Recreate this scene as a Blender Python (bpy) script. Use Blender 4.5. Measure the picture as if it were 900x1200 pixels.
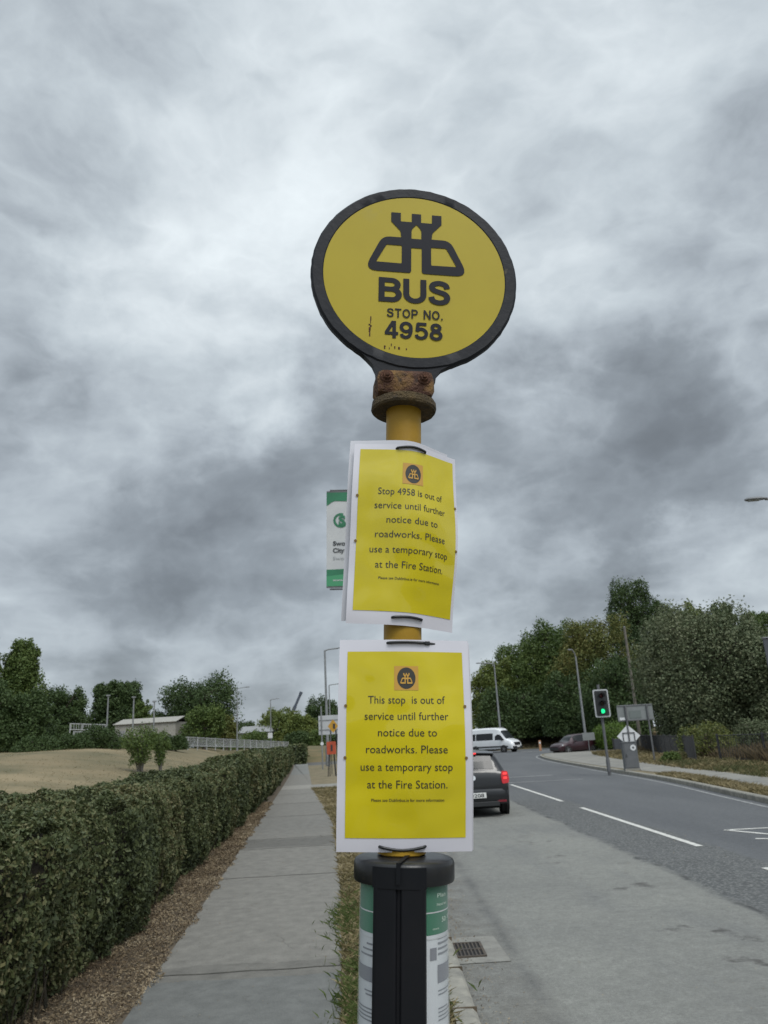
import bpy, bmesh, math, random
import numpy as np
from mathutils import Vector, Matrix, Euler
R_ = math.radians
rng = np.random.default_rng(7)
random.seed(7)
for o in list(bpy.data.objects):
    bpy.data.objects.remove(o, do_unlink=True)
SC = bpy.context.scene
COL = SC.collection

# ------------------------------------------------------------------ camera
FPX, CXP, CYP, EYE = 900.0, 450.0, 600.0, 1.75
ROLL, PITCH, YAW = R_(3.2), R_(16.6584), R_(1.1017)
fw = Vector((math.sin(YAW)*math.cos(PITCH), math.cos(YAW)*math.cos(PITCH), math.sin(PITCH)))
r0 = Vector((math.cos(YAW), -math.sin(YAW), 0)); u0 = r0.cross(fw)
RT = r0*math.cos(ROLL) - u0*math.sin(ROLL); UP = r0*math.sin(ROLL) + u0*math.cos(ROLL)
CAM = Vector((0, 0, EYE))
cam_d = bpy.data.cameras.new('camera'); cam = bpy.data.objects.new('camera', cam_d); COL.objects.link(cam)
cam.matrix_world = Matrix(((RT.x, UP.x, -fw.x, 0), (RT.y, UP.y, -fw.y, 0), (RT.z, UP.z, -fw.z, EYE), (0, 0, 0, 1)))
cam_d.sensor_fit = 'VERTICAL'; cam_d.sensor_height = 36; cam_d.lens = 27
cam_d.clip_start = .05; cam_d.clip_end = 4000
cam_d.dof.use_dof = True; cam_d.dof.focus_distance = 1.32; cam_d.dof.aperture_fstop = 13
SC.camera = cam

def ray(x, y): return fw + RT*((x-CXP)/FPX) - UP*((y-CYP)/FPX)
def GP(x, y, z=0):                       # where the sight line meets the level z
    v = ray(x, y); return CAM + v*((z-EYE)/v.z)
def DP(x, y, d):                         # the point at distance d down the road
    v = ray(x, y); return CAM + v*(d/v.y)

# ------------------------------------------------------------------ sky, sun, exposure
SUN_EL, SUN_AZ = R_(52), R_(150)
W = bpy.data.worlds.new('World'); SC.world = W; W.use_nodes = True
nt = W.node_tree; nt.nodes.clear()
def N(t, **k):
    n = nt.nodes.new(t)
    for a, b in k.items(): setattr(n, a, b)
    return n
def L(a, b): nt.links.new(a, b)
def math_n(op, a, b=None, clamp=False):
    n = N('ShaderNodeMath', operation=op, use_clamp=clamp)
    for i, v in enumerate((a, b)):
        if v is None: continue
        if isinstance(v, (int, float)): n.inputs[i].default_value = v
        else: L(v, n.inputs[i])
    return n.outputs[0]
def vmath(op, a, b=None):
    n = N('ShaderNodeVectorMath', operation=op)
    for i, v in enumerate((a, b)):
        if v is None: continue
        if isinstance(v, (tuple, list, Vector)): n.inputs[i].default_value = tuple(v)
        else: L(v, n.inputs[i])
    return n
tc = N('ShaderNodeTexCoord'); DIR = tc.outputs['Generated']
sky = N('ShaderNodeTexSky', sky_type='NISHITA'); sky.sun_disc = False
sky.sun_elevation = SUN_EL; sky.sun_rotation = SUN_AZ; sky.dust_density = 2.0
# cloud deck: directions projected on a level layer
sep = N('ShaderNodeSeparateXYZ'); L(DIR, sep.inputs[0])
dz = math_n('ADD', math_n('MAXIMUM', sep.outputs[2], 0.0), 0.22)
comb = N('ShaderNodeCombineXYZ'); L(math_n('DIVIDE', sep.outputs[0], dz), comb.inputs[0]); L(math_n('DIVIDE', sep.outputs[1], dz), comb.inputs[1])
comb.inputs[2].default_value = 3.3
def noise(vec, scale, detail, rough=.55, dist=0.0, off=(0, 0, 0)):
    v = vmath('ADD', vec, off).outputs[0]
    n = N('ShaderNodeTexNoise'); n.inputs['Scale'].default_value = scale; n.inputs['Detail'].default_value = detail
    n.inputs['Roughness'].default_value = rough; n.inputs['Distortion'].default_value = dist; L(v, n.inputs['Vector']); return n
warp = noise(comb.outputs[0], .9, 4, .55)
wv = vmath('SCALE', vmath('SUBTRACT', warp.outputs['Color'], (.5, .5, .5)).outputs[0]); wv.inputs['Scale'].default_value = .7
PV = vmath('ADD', comb.outputs[0], wv.outputs[0]).outputs[0]
dmul = vmath('MULTIPLY', DIR, (1.0, 1.0, 1.75)).outputs[0]
bw_ = noise(dmul, 2.6, 5, .55, 0, (2.7, 9.1, 4.4)); bwv = vmath('SCALE', vmath('SUBTRACT', bw_.outputs['Color'], (.5, .5, .5)).outputs[0]); bwv.inputs['Scale'].default_value = .22
BV = vmath('ADD', dmul, bwv.outputs[0]).outputs[0]
n1 = noise(PV, .85, 10, .52, 0, (4.2, 1.7, 0)); n2 = noise(BV, 4.6, 9, .52, 0, (9.1, 3.3, 2)); n3 = noise(PV, .33, 3, .5, 0, (1, 8, 5))
dirwarp = noise(DIR, 3.6, 9, .6); dwv = vmath('SCALE', vmath('SUBTRACT', dirwarp.outputs['Color'], (.5, .5, .5)).outputs[0]); dwv.inputs['Scale'].default_value = .5
DW = vmath('NORMALIZE', vmath('ADD', DIR, dwv.outputs[0]).outputs[0]).outputs[0]
val = math_n('ADD', .50, math_n('MULTIPLY', math_n('SUBTRACT', n1.outputs[0], .5), .45))
val = math_n('ADD', val, math_n('MULTIPLY', math_n('SUBTRACT', n2.outputs[0], .5), .52))
n4 = noise(BV, 3.3, 9, .5, 0, (7.7, 2.2, 6)); n5 = noise(BV, 8.5, 8, .52, 0, (3.1, 5.2, 1))
val = math_n('ADD', val, math_n('MULTIPLY', math_n('SUBTRACT', .10, math_n('ABSOLUTE', math_n('SUBTRACT', n4.outputs[0], .5))), .85))
val = math_n('ADD', val, math_n('MULTIPLY', math_n('SUBTRACT', .09, math_n('ABSOLUTE', math_n('SUBTRACT', n5.outputs[0], .5))), .50))
# big thin and thick places of the cloud deck: (heading px, px, gain, radius in degrees)
BLOBS = [(430, 40, .10, 16), (205, 420, .18, 8), (270, 320, .12, 10), (340, 160, .04, 9), (830, 150, .05, 16), (560, 700, .10, 8),
         (60, 815, .02, 6), (880, 690, .17, 5), (640, 690, .06, 6), (300, 800, .07, 5), (90, 640, .03, 6), (560, 120, .05, 12), (100, 60, -.03, 12),
         (100, 450, -.10, 10), (60, 570, -.13, 9), (310, 530, -.16, 9), (620, 600, -.17, 11), (760, 590, -.15, 10), (700, 430, -.06, 9),
         (60, 300, -.05, 9), (290, 700, -.12, 6), (200, 760, -.13, 5), (340, 775, -.10, 4), (600, 745, -.08, 4), (720, 660, -.08, 5), (230, 640, -.08, 6), (830, 440, -.08, 9), (110, 740, -.12, 6), (720, 300, -.05, 8), (850, 560, -.10, 8), (480, 600, -.12, 9)]
for px, py, amp, rad in BLOBS:
    d = ray(px, py).normalized()
    dt = vmath('DOT_PRODUCT', DW, tuple(d)).outputs['Value']
    m = N('ShaderNodeMapRange', interpolation_type='SMOOTHERSTEP'); L(dt, m.inputs[0])
    m.inputs[1].default_value = math.cos(R_(rad*1.7)); m.inputs[2].default_value = 1.0; m.inputs[3].default_value = 0; m.inputs[4].default_value = amp*(.78 if amp > 0 else .52)
    val = math_n('ADD', val, m.outputs[0])
# unseen sky overhead and behind the camera, brightened to add light on the foreground
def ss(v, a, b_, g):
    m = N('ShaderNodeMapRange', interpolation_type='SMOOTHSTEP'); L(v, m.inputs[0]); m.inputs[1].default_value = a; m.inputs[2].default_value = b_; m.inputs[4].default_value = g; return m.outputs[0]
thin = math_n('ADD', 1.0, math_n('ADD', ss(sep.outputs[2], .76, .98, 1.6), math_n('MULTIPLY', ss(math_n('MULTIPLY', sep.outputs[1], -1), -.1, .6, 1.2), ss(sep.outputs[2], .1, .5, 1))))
ramp = N('ShaderNodeValToRGB'); L(val, ramp.inputs[0]); cr = ramp.color_ramp
cr.elements[0].position = .0; cr.elements[0].color = (0.148, 0.165, 0.180, 1)
cr.elements[1].position = 1.0; cr.elements[1].color = (0.900, 0.975, 1.010, 1)
for p, c in ((.2, (0.200, .225, .25)), (.36, (0.288, .325, .36)), (.5, (0.424, .475, .52)), (.64, (0.561, .625, .67)), (.8, (0.723, .79, .83))):
    e = cr.elements.new(p); e.color = (*c, 1)
bg_sky = N('ShaderNodeBackground'); bg_sky.inputs[1].default_value = .08; L(sky.outputs[0], bg_sky.inputs[0])
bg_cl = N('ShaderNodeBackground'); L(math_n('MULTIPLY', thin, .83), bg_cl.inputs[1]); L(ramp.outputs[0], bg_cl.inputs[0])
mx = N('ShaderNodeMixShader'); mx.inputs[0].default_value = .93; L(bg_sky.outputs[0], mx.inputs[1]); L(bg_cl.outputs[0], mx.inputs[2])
wo = N('ShaderNodeOutputWorld'); L(mx.outputs[0], wo.inputs[0])

sd = bpy.data.lights.new('sun', 'SUN'); sd.energy = 1.4; sd.angle = R_(25); sd.color = (1, .97, .92)
sun = bpy.data.objects.new('sun', sd); COL.objects.link(sun)
sdir = Vector((math.sin(SUN_AZ)*math.cos(SUN_EL), math.cos(SUN_AZ)*math.cos(SUN_EL), math.sin(SUN_EL)))
sun.rotation_euler = (-sdir).to_track_quat('-Z', 'Y').to_euler()
VS = SC.view_settings
VS.view_transform = 'Standard'; VS.look = 'None'; VS.gamma = 1; VS.use_curve_mapping = False; VS.exposure = 0.34

# ------------------------------------------------------------------ materials
def M(name, c1, c2=None, scale=4, rough=.7, bump=0, detail=6, coat=0, metal=0, lo=.35, hi=.65, c3=None, scale3=1, amount3=.5,
      emit=None, estr=0, bscale=None, spec=.5, coat_rough=.08):
    m = bpy.data.materials.new(name); m.use_nodes = True; t = m.node_tree; nd = t.nodes; b = nd['Principled BSDF']
    b.inputs['Roughness'].default_value = rough; b.inputs['Metallic'].default_value = metal
    b.inputs['Specular IOR Level'].default_value = spec
    b.inputs['Coat Weight'].default_value = coat; b.inputs['Coat Roughness'].default_value = coat_rough
    b.inputs['Base Color'].default_value = (*c1, 1)
    tcn = nd.new('ShaderNodeTexCoord'); co = tcn.outputs['Object']
    col = None
    def nz(s, dtl=detail):
        n = nd.new('ShaderNodeTexNoise'); n.inputs['Scale'].default_value = s; n.inputs['Detail'].default_value = dtl
        n.inputs['Roughness'].default_value = .62; t.links.new(co, n.inputs['Vector']); return n.outputs[0]
    def ramp_(f, a, b_):
        r = nd.new('ShaderNodeMapRange'); t.links.new(f, r.inputs[0]); r.inputs[1].default_value = a; r.inputs[2].default_value = b_; return r.outputs[0]
    def mixc(f, a, b_):
        x = nd.new('ShaderNodeMix'); x.data_type = 'RGBA'; t.links.new(f, x.inputs[0])
        for s, v in ((6, a), (7, b_)):
            if isinstance(v, tuple): x.inputs[s].default_value = (*v, 1)
            else: t.links.new(v, x.inputs[s])
        return x.outputs[2]
    if c2 is not None:
        col = mixc(ramp_(nz(scale), lo, hi), c1, c2)
        if c3 is not None:
            col = mixc(ramp_(nz(scale3), 1-amount3, 1-amount3+.12), col, c3)
        t.links.new(col, b.inputs['Base Color'])
    if bump:
        bn = nd.new('ShaderNodeBump'); bn.inputs['Strength'].default_value = bump; bn.inputs['Distance'].default_value = .03 if detail == 2 else .01
        t.links.new(nz(bscale or scale*6, min(4, detail)), bn.inputs['Height']); t.links.new(bn.outputs[0], b.inputs['Normal'])
        if coat: t.links.new(bn.outputs[0], b.inputs['Coat Normal'])
    if emit:
        b.inputs['Emission Color'].default_value = (*emit, 1); b.inputs['Emission Strength'].default_value = estr
    return m

def leaf_mat(name, cols, big=.12, trans=.25, rough=.6):
    m = bpy.data.materials.new(name); m.use_nodes = True; t = m.node_tree; nd = t.nodes; b = nd['Principled BSDF']
    b.inputs['Roughness'].default_value = rough; b.inputs['Specular IOR Level'].default_value = .3
    g = nd.new('ShaderNodeNewGeometry'); tcn = nd.new('ShaderNodeTexCoord')
    n = nd.new('ShaderNodeTexNoise'); n.inputs['Scale'].default_value = big; n.inputs['Detail'].default_value = 3; t.links.new(tcn.outputs['Object'], n.inputs['Vector'])
    a = nd.new('ShaderNodeMath'); a.operation = 'MULTIPLY_ADD'; t.links.new(n.outputs[0], a.inputs[0]); a.inputs[1].default_value = 1.3; a.inputs[2].default_value = -.4
    s = nd.new('ShaderNodeMath'); s.operation = 'MULTIPLY_ADD'; t.links.new(g.outputs['Random Per Island'], s.inputs[0]); s.inputs[1].default_value = .55; t.links.new(a.outputs[0], s.inputs[2])
    r = nd.new('ShaderNodeValToRGB'); t.links.new(s.outputs[0], r.inputs[0])
    el = r.color_ramp.elements
    el[0].position = .1; el[0].color = (*cols[0], 1); el[1].position = .95; el[1].color = (*cols[-1], 1)
    for i, c in enumerate(cols[1:-1]):
        e = el.new(.1+.85*(i+1)/(len(cols)-1)); e.color = (*c, 1)
    t.links.new(r.outputs[0], b.inputs['Base Color'])
    tr = nd.new('ShaderNodeBsdfTranslucent'); t.links.new(r.outputs[0], tr.inputs[0])
    mx = nd.new('ShaderNodeMixShader'); mx.inputs[0].default_value = trans
    t.links.new(b.outputs[0], mx.inputs[1]); t.links.new(tr.outputs[0], mx.inputs[2]); t.links.new(mx.outputs[0], nd['Material Output'].inputs[0])
    return m

MT = dict(
    kerb=M('kerb_concrete', (.30, .285, .24), (.17, .165, .145), 6, .9, .5, c3=(.36, .34, .27), scale3=2.5, amount3=.4),
    pave=M('paving', (.25, .24, .21), (.17, .165, .15), 1.5, .9, .3),
    ground=M('dry_ground', (.17, .135, .075), (.10, .10, .045), .3, .95, .4),
    field=M('dry_field', (.185, .145, .078), (.10, .09, .044), .22, .95, .5, c3=(.235, .185, .105), scale3=.10, amount3=.47, bscale=9),
    soil=M('litter_soil', (.115, .088, .058), (.07, .055, .037), 7, .95, .8),
    verge=M('verge_soil', (.21, .17, .105), (.12, .10, .055), 3, .95, .8, c3=(.085, .10, .04), scale3=.9, amount3=.42),
    white_line=M('road_paint', (.58, .57, .53), (.36, .36, .34), 9, .75, .15, lo=.42, hi=.75),
    old_line=M('worn_paint', (.32, .32, .31), (.15, .155, .16), 6, .8, .15),
    grating=M('cast_iron', (.055, .05, .045), (.10, .08, .06), 12, .75, .4, metal=.3),
    galv=M('galvanised_steel', (.25, .26, .265), (.18, .185, .19), 3, .55, .1, metal=.35),
    galv_dark=M('dull_steel', (.14, .145, .15), (.10, .10, .105), 3, .6, .1, metal=.3),
    white_metal=M('white_painted_metal', (.36, .37, .37), (.28, .29, .29), 2, .5),
    black_metal=M('black_painted_metal', (.018, .02, .024), (.035, .035, .035), 5, .5),
    trunk=M('bark', (.075, .06, .045), (.13, .11, .085), 3, .9, .8),
    trunk_grey=M('pale_bark', (.17, .16, .14), (.10, .09, .08), 3, .9, .8),
    yellow_pole=M('yellow_paint', (.36, .215, .018), (.29, .165, .016), 7, .5, .1, c3=(.15, .09, .03), scale3=38, amount3=.34, spec=.25),
    face=M('sign_yellow', (.40, .318, .028), (.37, .29, .026), 5, .5, .0, spec=.18, coat=0, coat_rough=.25, c3=(.36, .29, .05), scale3=9, amount3=.36),
    rim=M('black_rim', (.010, .012, .016), (.018, .019, .023), 14, .55, .12, c3=(.10, .085, .05), scale3=34, amount3=.36, bscale=50, spec=.2),
    emblem=M('black_vinyl', (.010, .011, .017), None, 5, .55, spec=.15),
    rust=M('rust', (.075, .032, .019), (.27, .155, .04), 19, .85, 1.0, lo=.42, hi=.66, c3=(.024, .014, .011), scale3=30, amount3=.49, bscale=80),
    rust_dark=M('rust_underside', (.05, .038, .025), (.11, .075, .03), 30, .9, 1.0, c3=(.16, .10, .04), scale3=40, amount3=.42),
    bolt=M('rusty_bolt', (.07, .03, .018), (.14, .06, .03), 60, .85, .8),
    sheet=M('laminated_white_sheet', (.62, .61, .66), (.57, .56, .61), 6, .4, .22, coat=.7, coat_rough=.1, bscale=5, detail=2),
    sheet_back=M('white_backing_sheet', (.56, .56, .60), (.50, .50, .54), 6, .4, .03, coat=.6, coat_rough=.12, bscale=18),
    yellow_print=M('yellow_print', (.55, .455, .003), (.52, .43, .003), 8, .45, .55, spec=.2, coat=1, coat_rough=.05, bscale=6, detail=2),
    print_orange=M('orange_print', (.50, .27, .03), None, 1, .4, coat=.6),
    print_black=M('black_print', (.02, .018, .012), None, 1, .45, coat=.5),
    eyelet=M('brown_spot', (.16, .10, .03), None, 1, .6),
    tie=M('black_nylon', (.01, .011, .012), None, 1, .4),
    lid=M('black_plastic', (.010, .011, .013), (.018, .018, .018), 20, .32, .05, spec=.35, c3=(.06, .045, .03), scale3=16, amount3=.40),
    strip=M('black_plastic_strip', (.006, .007, .009), (.009, .009, .011), 9, .5, spec=.18),
    paper=M('timetable_paper', (.52, .54, .56), (.46, .48, .50), 8, .5, coat=.5),
    green_print=M('green_print', (.018, .145, .075), (.02, .125, .068), 6, .5, spec=.2, coat=.1),
    grey_print=M('grey_print', (.16, .165, .19), None, 1, .5, coat=.4),
    text_grey=M('grey_text', (.17, .18, .20), None, 1, .5, coat=.2),
    text_pale=M('pale_text', (.40, .52, .42), None, 1, .5, coat=.4),
    banner_white=M('banner_fabric', (.47, .48, .48), (.42, .43, .44), 3, .7),
    banner_green=M('banner_green', (.025, .17, .085), (.02, .13, .065), 3, .7),
    banner_green2=M('banner_mid_green', (.05, .25, .12), None, 3, .7),
    banner_text=M('banner_text', (.035, .04, .045), None, 3, .7),
    banner_text_grey=M('banner_grey_text', (.30, .31, .32), None, 3, .7),
    car_grey=M('dark_grey_car_paint', (.010, .011, .013), (.012, .013, .015), 2, .4, coat=.7, metal=.1, spec=.3),
    car_maroon=M('maroon_car_paint', (.028, .005, .010), (.024, .005, .010), 2, .4, coat=.6, metal=.2),
    van_white=M('white_van_paint', (.68, .69, .70), (.64, .65, .66), 2, .35, coat=.8),
    glass=M('car_glass', (.02, .024, .026), None, 1, .09, spec=.28),
    glass_dark=M('tinted_glass', (.008, .009, .01), None, 1, .12, spec=.4),
    tyre=M('tyre', (.014, .014, .015), (.03, .028, .026), 9, .85),
    rim_alloy=M('wheel_rim', (.30, .30, .31), None, 1, .35, metal=.8),
    plastic=M('dark_plastic', (.014, .015, .016), None, 1, .55),
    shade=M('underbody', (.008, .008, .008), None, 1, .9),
    tail_red=M('tail_lamp_red', (.26, .006, .010), None, 1, .25, coat=.5, emit=(1, .015, .02), estr=.16),
    brake_red=M('brake_lamp_lit', (.5, .02, .02), None, 1, .25, emit=(1, .05, .05), estr=.9),
    refl_red=M('red_reflector', (.16, .012, .02), None, 1, .3),
    plate=M('number_plate', (.62, .62, .60), None, 1, .5),
    badge=M('chrome_badge', (.55, .56, .57), None, 1, .3, metal=.7),
    headlamp=M('headlamp_glass', (.5, .52, .54), None, 1, .15, coat=.8),
    green_lit=M('green_signal_lit', (.02, .4, .2), None, 1, .3, emit=(.02, 1, .36), estr=.9),
    red_off=M('red_signal_off', (.05, .006, .008), None, 1, .25),
    amber_off=M('amber_signal_off', (.03, .014, .005), None, 1, .25),
    border=M('reflective_border', (.40, .41, .42), None, 1, .5),
    sign_back=M('sign_back_grey', (.19, .205, .205), (.155, .165, .165), 2, .55),
    sign_back_light=M('sign_back_pale', (.42, .43, .44), (.36, .37, .38), 2, .5),
    sign_dark=M('sign_patch', (.13, .15, .145), None, 2, .6),
    sign_white=M('white_sign_sheet', (.60, .61, .62), (.54, .55, .56), 3, .5),
    dark_panel=M('dark_grey_sheet', (.06, .066, .078), (.05, .055, .065), 2, .5),
    cabinet=M('cabinet_grey', (.115, .12, .128), (.085, .09, .095), 3, .6, c3=(.16, .16, .16), scale3=5, amount3=.38),
    orange=M('orange_plastic', (.42, .07, .025), (.32, .05, .02), 5, .55),
    amber=M('amber_sign', (.46, .25, .02), (.38, .20, .02), 5, .55),
    post_orange=M('faded_orange', (.36, .18, .09), (.30, .16, .09), 5, .7),
    wall_beige=M('beige_cladding', (.32, .31, .275), (.26, .25, .225), 3, .8),
    roof_grey=M('grey_roof', (.26, .265, .265), (.21, .215, .215), 2, .8),
    wood_pole=M('weathered_wood', (.16, .145, .12), (.11, .10, .085), 5, .9),
    crane=M('crane_boom_grey', (.05, .065, .095), (.07, .08, .10), 2, .5),
    lamp_metal=M('lamp_housing', (.17, .175, .18), (.13, .135, .14), 2, .5),
    lens=M('lamp_lens', (.34, .36, .37), None, 1, .3),
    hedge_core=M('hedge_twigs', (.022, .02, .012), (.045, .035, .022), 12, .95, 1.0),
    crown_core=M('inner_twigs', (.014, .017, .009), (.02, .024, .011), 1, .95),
)
LF = dict(
    hedge=leaf_mat('hedge_leaf', [(.032, .043, .018), (.062, .080, .032), (.098, .114, .046), (.165, .145, .07)], .6, .15, .55),
    dark=leaf_mat('dark_leaf', [(0.035, 0.060, 0.021), (0.056, 0.090, 0.029), (0.076, 0.111, 0.035)], .10, .2),
    mid=leaf_mat('mid_leaf', [(0.054, 0.090, 0.022), (0.088, 0.131, 0.034), (0.136, 0.169, 0.042)], .10, .2),
    olive=leaf_mat('olive_leaf', [(0.080, 0.109, 0.028), (0.124, 0.160, 0.038), (0.195, 0.204, 0.051)], .12, .2),
    rusty=leaf_mat('browning_leaf', [(0.072, 0.099, 0.028), (0.120, 0.136, 0.037), (0.190, 0.168, 0.050)], .18, .2),
    silver=leaf_mat('silver_leaf', [(0.052, 0.072, 0.034), (0.092, 0.118, 0.058), (0.140, 0.159, 0.087), (0.185, 0.196, 0.116)], .25, .15),
    lime=leaf_mat('lime_leaf', [(.045, .085, .012), (.09, .15, .022), (.14, .21, .04)], .5, .25),
    shrub=leaf_mat('yellow_shrub_leaf', [(.065, .09, .025), (.13, .15, .04), (.2, .19, .06)], .6, .25),
    straw=leaf_mat('straw', [(.09, .085, .035), (.21, .17, .085), (.32, .27, .16)], .8, .2, .8),
    grass=leaf_mat('green_grass', [(.045, .07, .018), (.085, .12, .032), (.15, .16, .06)], 2.0, .25, .7),
    rough=leaf_mat('rough_grass', [(.055, .07, .026), (.11, .115, .05), (.20, .16, .08)], .5, .2, .8),
    brush=leaf_mat('dry_brush', [(.05, .048, .03), (.105, .08, .045), (.165, .125, .075)], .5, .2, .8),
    litter=leaf_mat('dead_leaf', [(.065, .045, .027), (.15, .11, .068), (.25, .195, .12), (.36, .30, .21)], 2.0, .1, .8),
)

# ------------------------------------------------------------------ mesh helpers
def tag(o, label=None, cat=None, group=None, kind=None):
    if label: o['label'] = label
    if cat: o['category'] = cat
    if group: o['group'] = group
    if kind: o['kind'] = kind
    return o
def thing(name, label, cat, loc=(0, 0, 0), rot=(0, 0, 0), group=None):
    o = bpy.data.objects.new(name, None); COL.objects.link(o); o.location = loc; o.rotation_euler = rot; o.empty_display_size = .2
    return tag(o, label, cat, group)
def copy_tree(o, parent=None):
    c = o.copy(); COL.objects.link(c)
    if parent: c.parent = parent
    for ch in [x for x in COL.objects if x.parent == o]: copy_tree(ch, c)
    return c
class MB:
    def __init__(s): s.v = []; s.f = []
    def add(s, v, f):
        n = len(s.v); s.v += [tuple(p) for p in v]; s.f += [tuple(i+n for i in q) for q in f]; return s
    def box(s, c, d, rot=None, taper=1.0, b=0.0):
        c = Vector(c); x, y, z = d[0]/2, d[1]/2, d[2]/2
        if b <= 0:
            v = [Vector((i*x*(taper if k > 0 else 1), j*y*(taper if k > 0 else 1), k*z)) for k in (-1, 1) for j in (-1, 1) for i in (-1, 1)]
            f = [(0, 2, 3, 1), (4, 5, 7, 6), (0, 1, 5, 4), (2, 6, 7, 3), (0, 4, 6, 2), (1, 3, 7, 5)]
        else:
            bm = bmesh.new(); bmesh.ops.create_cube(bm, size=1); bmesh.ops.scale(bm, vec=d, verts=bm.verts)
            bmesh.ops.bevel(bm, geom=list(bm.edges), offset=b, segments=2, profile=.5, affect='EDGES')
            v = [q.co.copy() for q in bm.verts]; f = [[q.index for q in fc.verts] for fc in bm.faces]
            bm.free()
        if rot is not None: v = [rot @ q for q in v]
        return s.add([q + c for q in v], f)
    def cyl(s, p0, p1, r0, r1=None, n=14, caps=True):
        p0, p1 = Vector(p0), Vector(p1); r1 = r0 if r1 is None else r1
        d = (p1-p0).normalized(); a = d.orthogonal().normalized(); b = d.cross(a)
        v = [p0+(a*math.cos(2*math.pi*i/n)+b*math.sin(2*math.pi*i/n))*r0 for i in range(n)] + [p1+(a*math.cos(2*math.pi*i/n)+b*math.sin(2*math.pi*i/n))*r1 for i in range(n)]
        f = [(i, (i+1) % n, n+(i+1) % n, n+i) for i in range(n)]
        if caps: f += [tuple(range(n-1, -1, -1)), tuple(range(n, 2*n))]
        return s.add(v, f)
    def tube(s, pts, rad, n=8):
        pts = [Vector(p) for p in pts]; rs = rad if isinstance(rad, (list, tuple)) else [rad]*len(pts)
        v = []; f = []; a = None
        for i, p in enumerate(pts):
            d = (pts[min(i+1, len(pts)-1)]-pts[max(i-1, 0)]).normalized()
            a = d.orthogonal().normalized() if a is None else (a-d*a.dot(d)).normalized()
            b = d.cross(a); v += [p+(a*math.cos(2*math.pi*k/n)+b*math.sin(2*math.pi*k/n))*rs[i] for k in range(n)]
        for i in range(len(pts)-1):
            f += [(i*n+k, i*n+(k+1) % n, (i+1)*n+(k+1) % n, (i+1)*n+k) for k in range(n)]
        f += [tuple(range(n-1, -1, -1)), tuple(range((len(pts)-1)*n, len(pts)*n))]
        return s.add(v, f)
    def lathe(s, prof, n=48, tf=lambda p: p):        # prof: (radius, z) closed loop not needed
        v = []; f = []; m = len(prof)
        for i in range(n):
            a = 2*math.pi*i/n
            v += [tf(Vector((r*math.cos(a), r*math.sin(a), z))) for r, z in prof]
        for i in range(n):
            for j in range(m-1):
                f.append((i*m+j, ((i+1) % n)*m+j, ((i+1) % n)*m+j+1, i*m+j+1))
        return s.add(v, f)
    def prism(s, pts, d, tf=lambda p: p):            # outline in xy, thickness d along z
        n = len(pts); v = [tf(Vector((x, y, 0))) for x, y in pts] + [tf(Vector((x, y, d))) for x, y in pts]
        f = [tuple(range(n-1, -1, -1)), tuple(range(n, 2*n))] + [(i, (i+1) % n, n+(i+1) % n, n+i) for i in range(n)]
        return s.add(v, f)
    def build(s, name, mat, parent=None, smooth=None, kind=None):
        me = bpy.data.meshes.new(name); me.from_pydata(s.v, [], s.f); me.materials.append(mat)
        bm = bmesh.new(); bm.from_mesh(me); bmesh.ops.recalc_face_normals(bm, faces=bm.faces); bm.to_mesh(me); bm.free()
        if smooth is not None:
            me.polygons.foreach_set('use_smooth', [True]*len(me.polygons)); me.set_sharp_from_angle(angle=R_(smooth))
        o = bpy.data.objects.new(name, me); COL.objects.link(o)
        if parent: o.parent = parent
        if kind: o['kind'] = kind
        return o
def np_mesh(name, V, F, mat, parent=None, kind=None):
    V = np.asarray(V, np.float32); F = np.asarray(F, np.int32); k = F.shape[1]
    me = bpy.data.meshes.new(name); me.vertices.add(len(V)); me.vertices.foreach_set('co', V.ravel())
    me.loops.add(F.size); me.loops.foreach_set('vertex_index', F.ravel())
    me.polygons.add(len(F)); me.polygons.foreach_set('loop_start', np.arange(0, F.size, k, dtype=np.int32))
    try: me.polygons.foreach_set('loop_total', np.full(len(F), k, np.int32))
    except Exception: pass
    me.update(calc_edges=True); me.validate(); me.materials.append(mat)
    o = bpy.data.objects.new(name, me); COL.objects.link(o)
    if parent: o.parent = parent
    if kind: o['kind'] = kind
    return o
def unit(a): return a/np.maximum(np.linalg.norm(a, axis=1, keepdims=True), 1e-9)
def leaf_quads(P, Nrm, size, wid=.55, jit=.8, droop=0.0):
    n = len(P); nn = unit(Nrm + rng.normal(0, jit, (n, 3)))
    t = rng.normal(0, 1, (n, 3)); t[:, 2] -= droop; t = unit(t - nn*np.sum(t*nn, 1, keepdims=True)); b = np.cross(nn, t)
    l = (size*rng.uniform(.7, 1.3, n))[:, None]; w = l*wid
    V = np.stack([P-t*l*.5, P+b*w*.5-t*l*.05+nn*l*.06, P+t*l*.5, P-b*w*.5-t*l*.05+nn*l*.06], 1).reshape(-1, 3)
    F = np.arange(4*n).reshape(n, 4); return V, F
def blade_tris(P, h, w, lean=.35):
    n = len(P); a = rng.uniform(0, 2*np.pi, n); d = np.stack([np.cos(a), np.sin(a), np.zeros(n)], 1); ld = rng.normal(0, lean, (n, 2))
    hh = (h*rng.uniform(.5, 1.3, n))[:, None]
    tip = P + np.concatenate([ld, np.ones((n, 1))], 1)*hh; md = P + np.concatenate([ld*.3, np.full((n, 1), .55)], 1)*hh
    V = np.stack([P-d*w, P+d*w, md+d*w*.7, tip], 1).reshape(-1, 3); return V, np.arange(4*n).reshape(n, 4)
def lnoise(P, s, seed=0):
    r = np.random.default_rng(seed); o = np.zeros(len(P))
    for k in range(5):
        w = r.normal(0, 1, 3)*s*(1+.5*k); o += np.sin(P@w + r.uniform(0, 6.28))/(1+.35*k)
    return o/2.6

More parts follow.
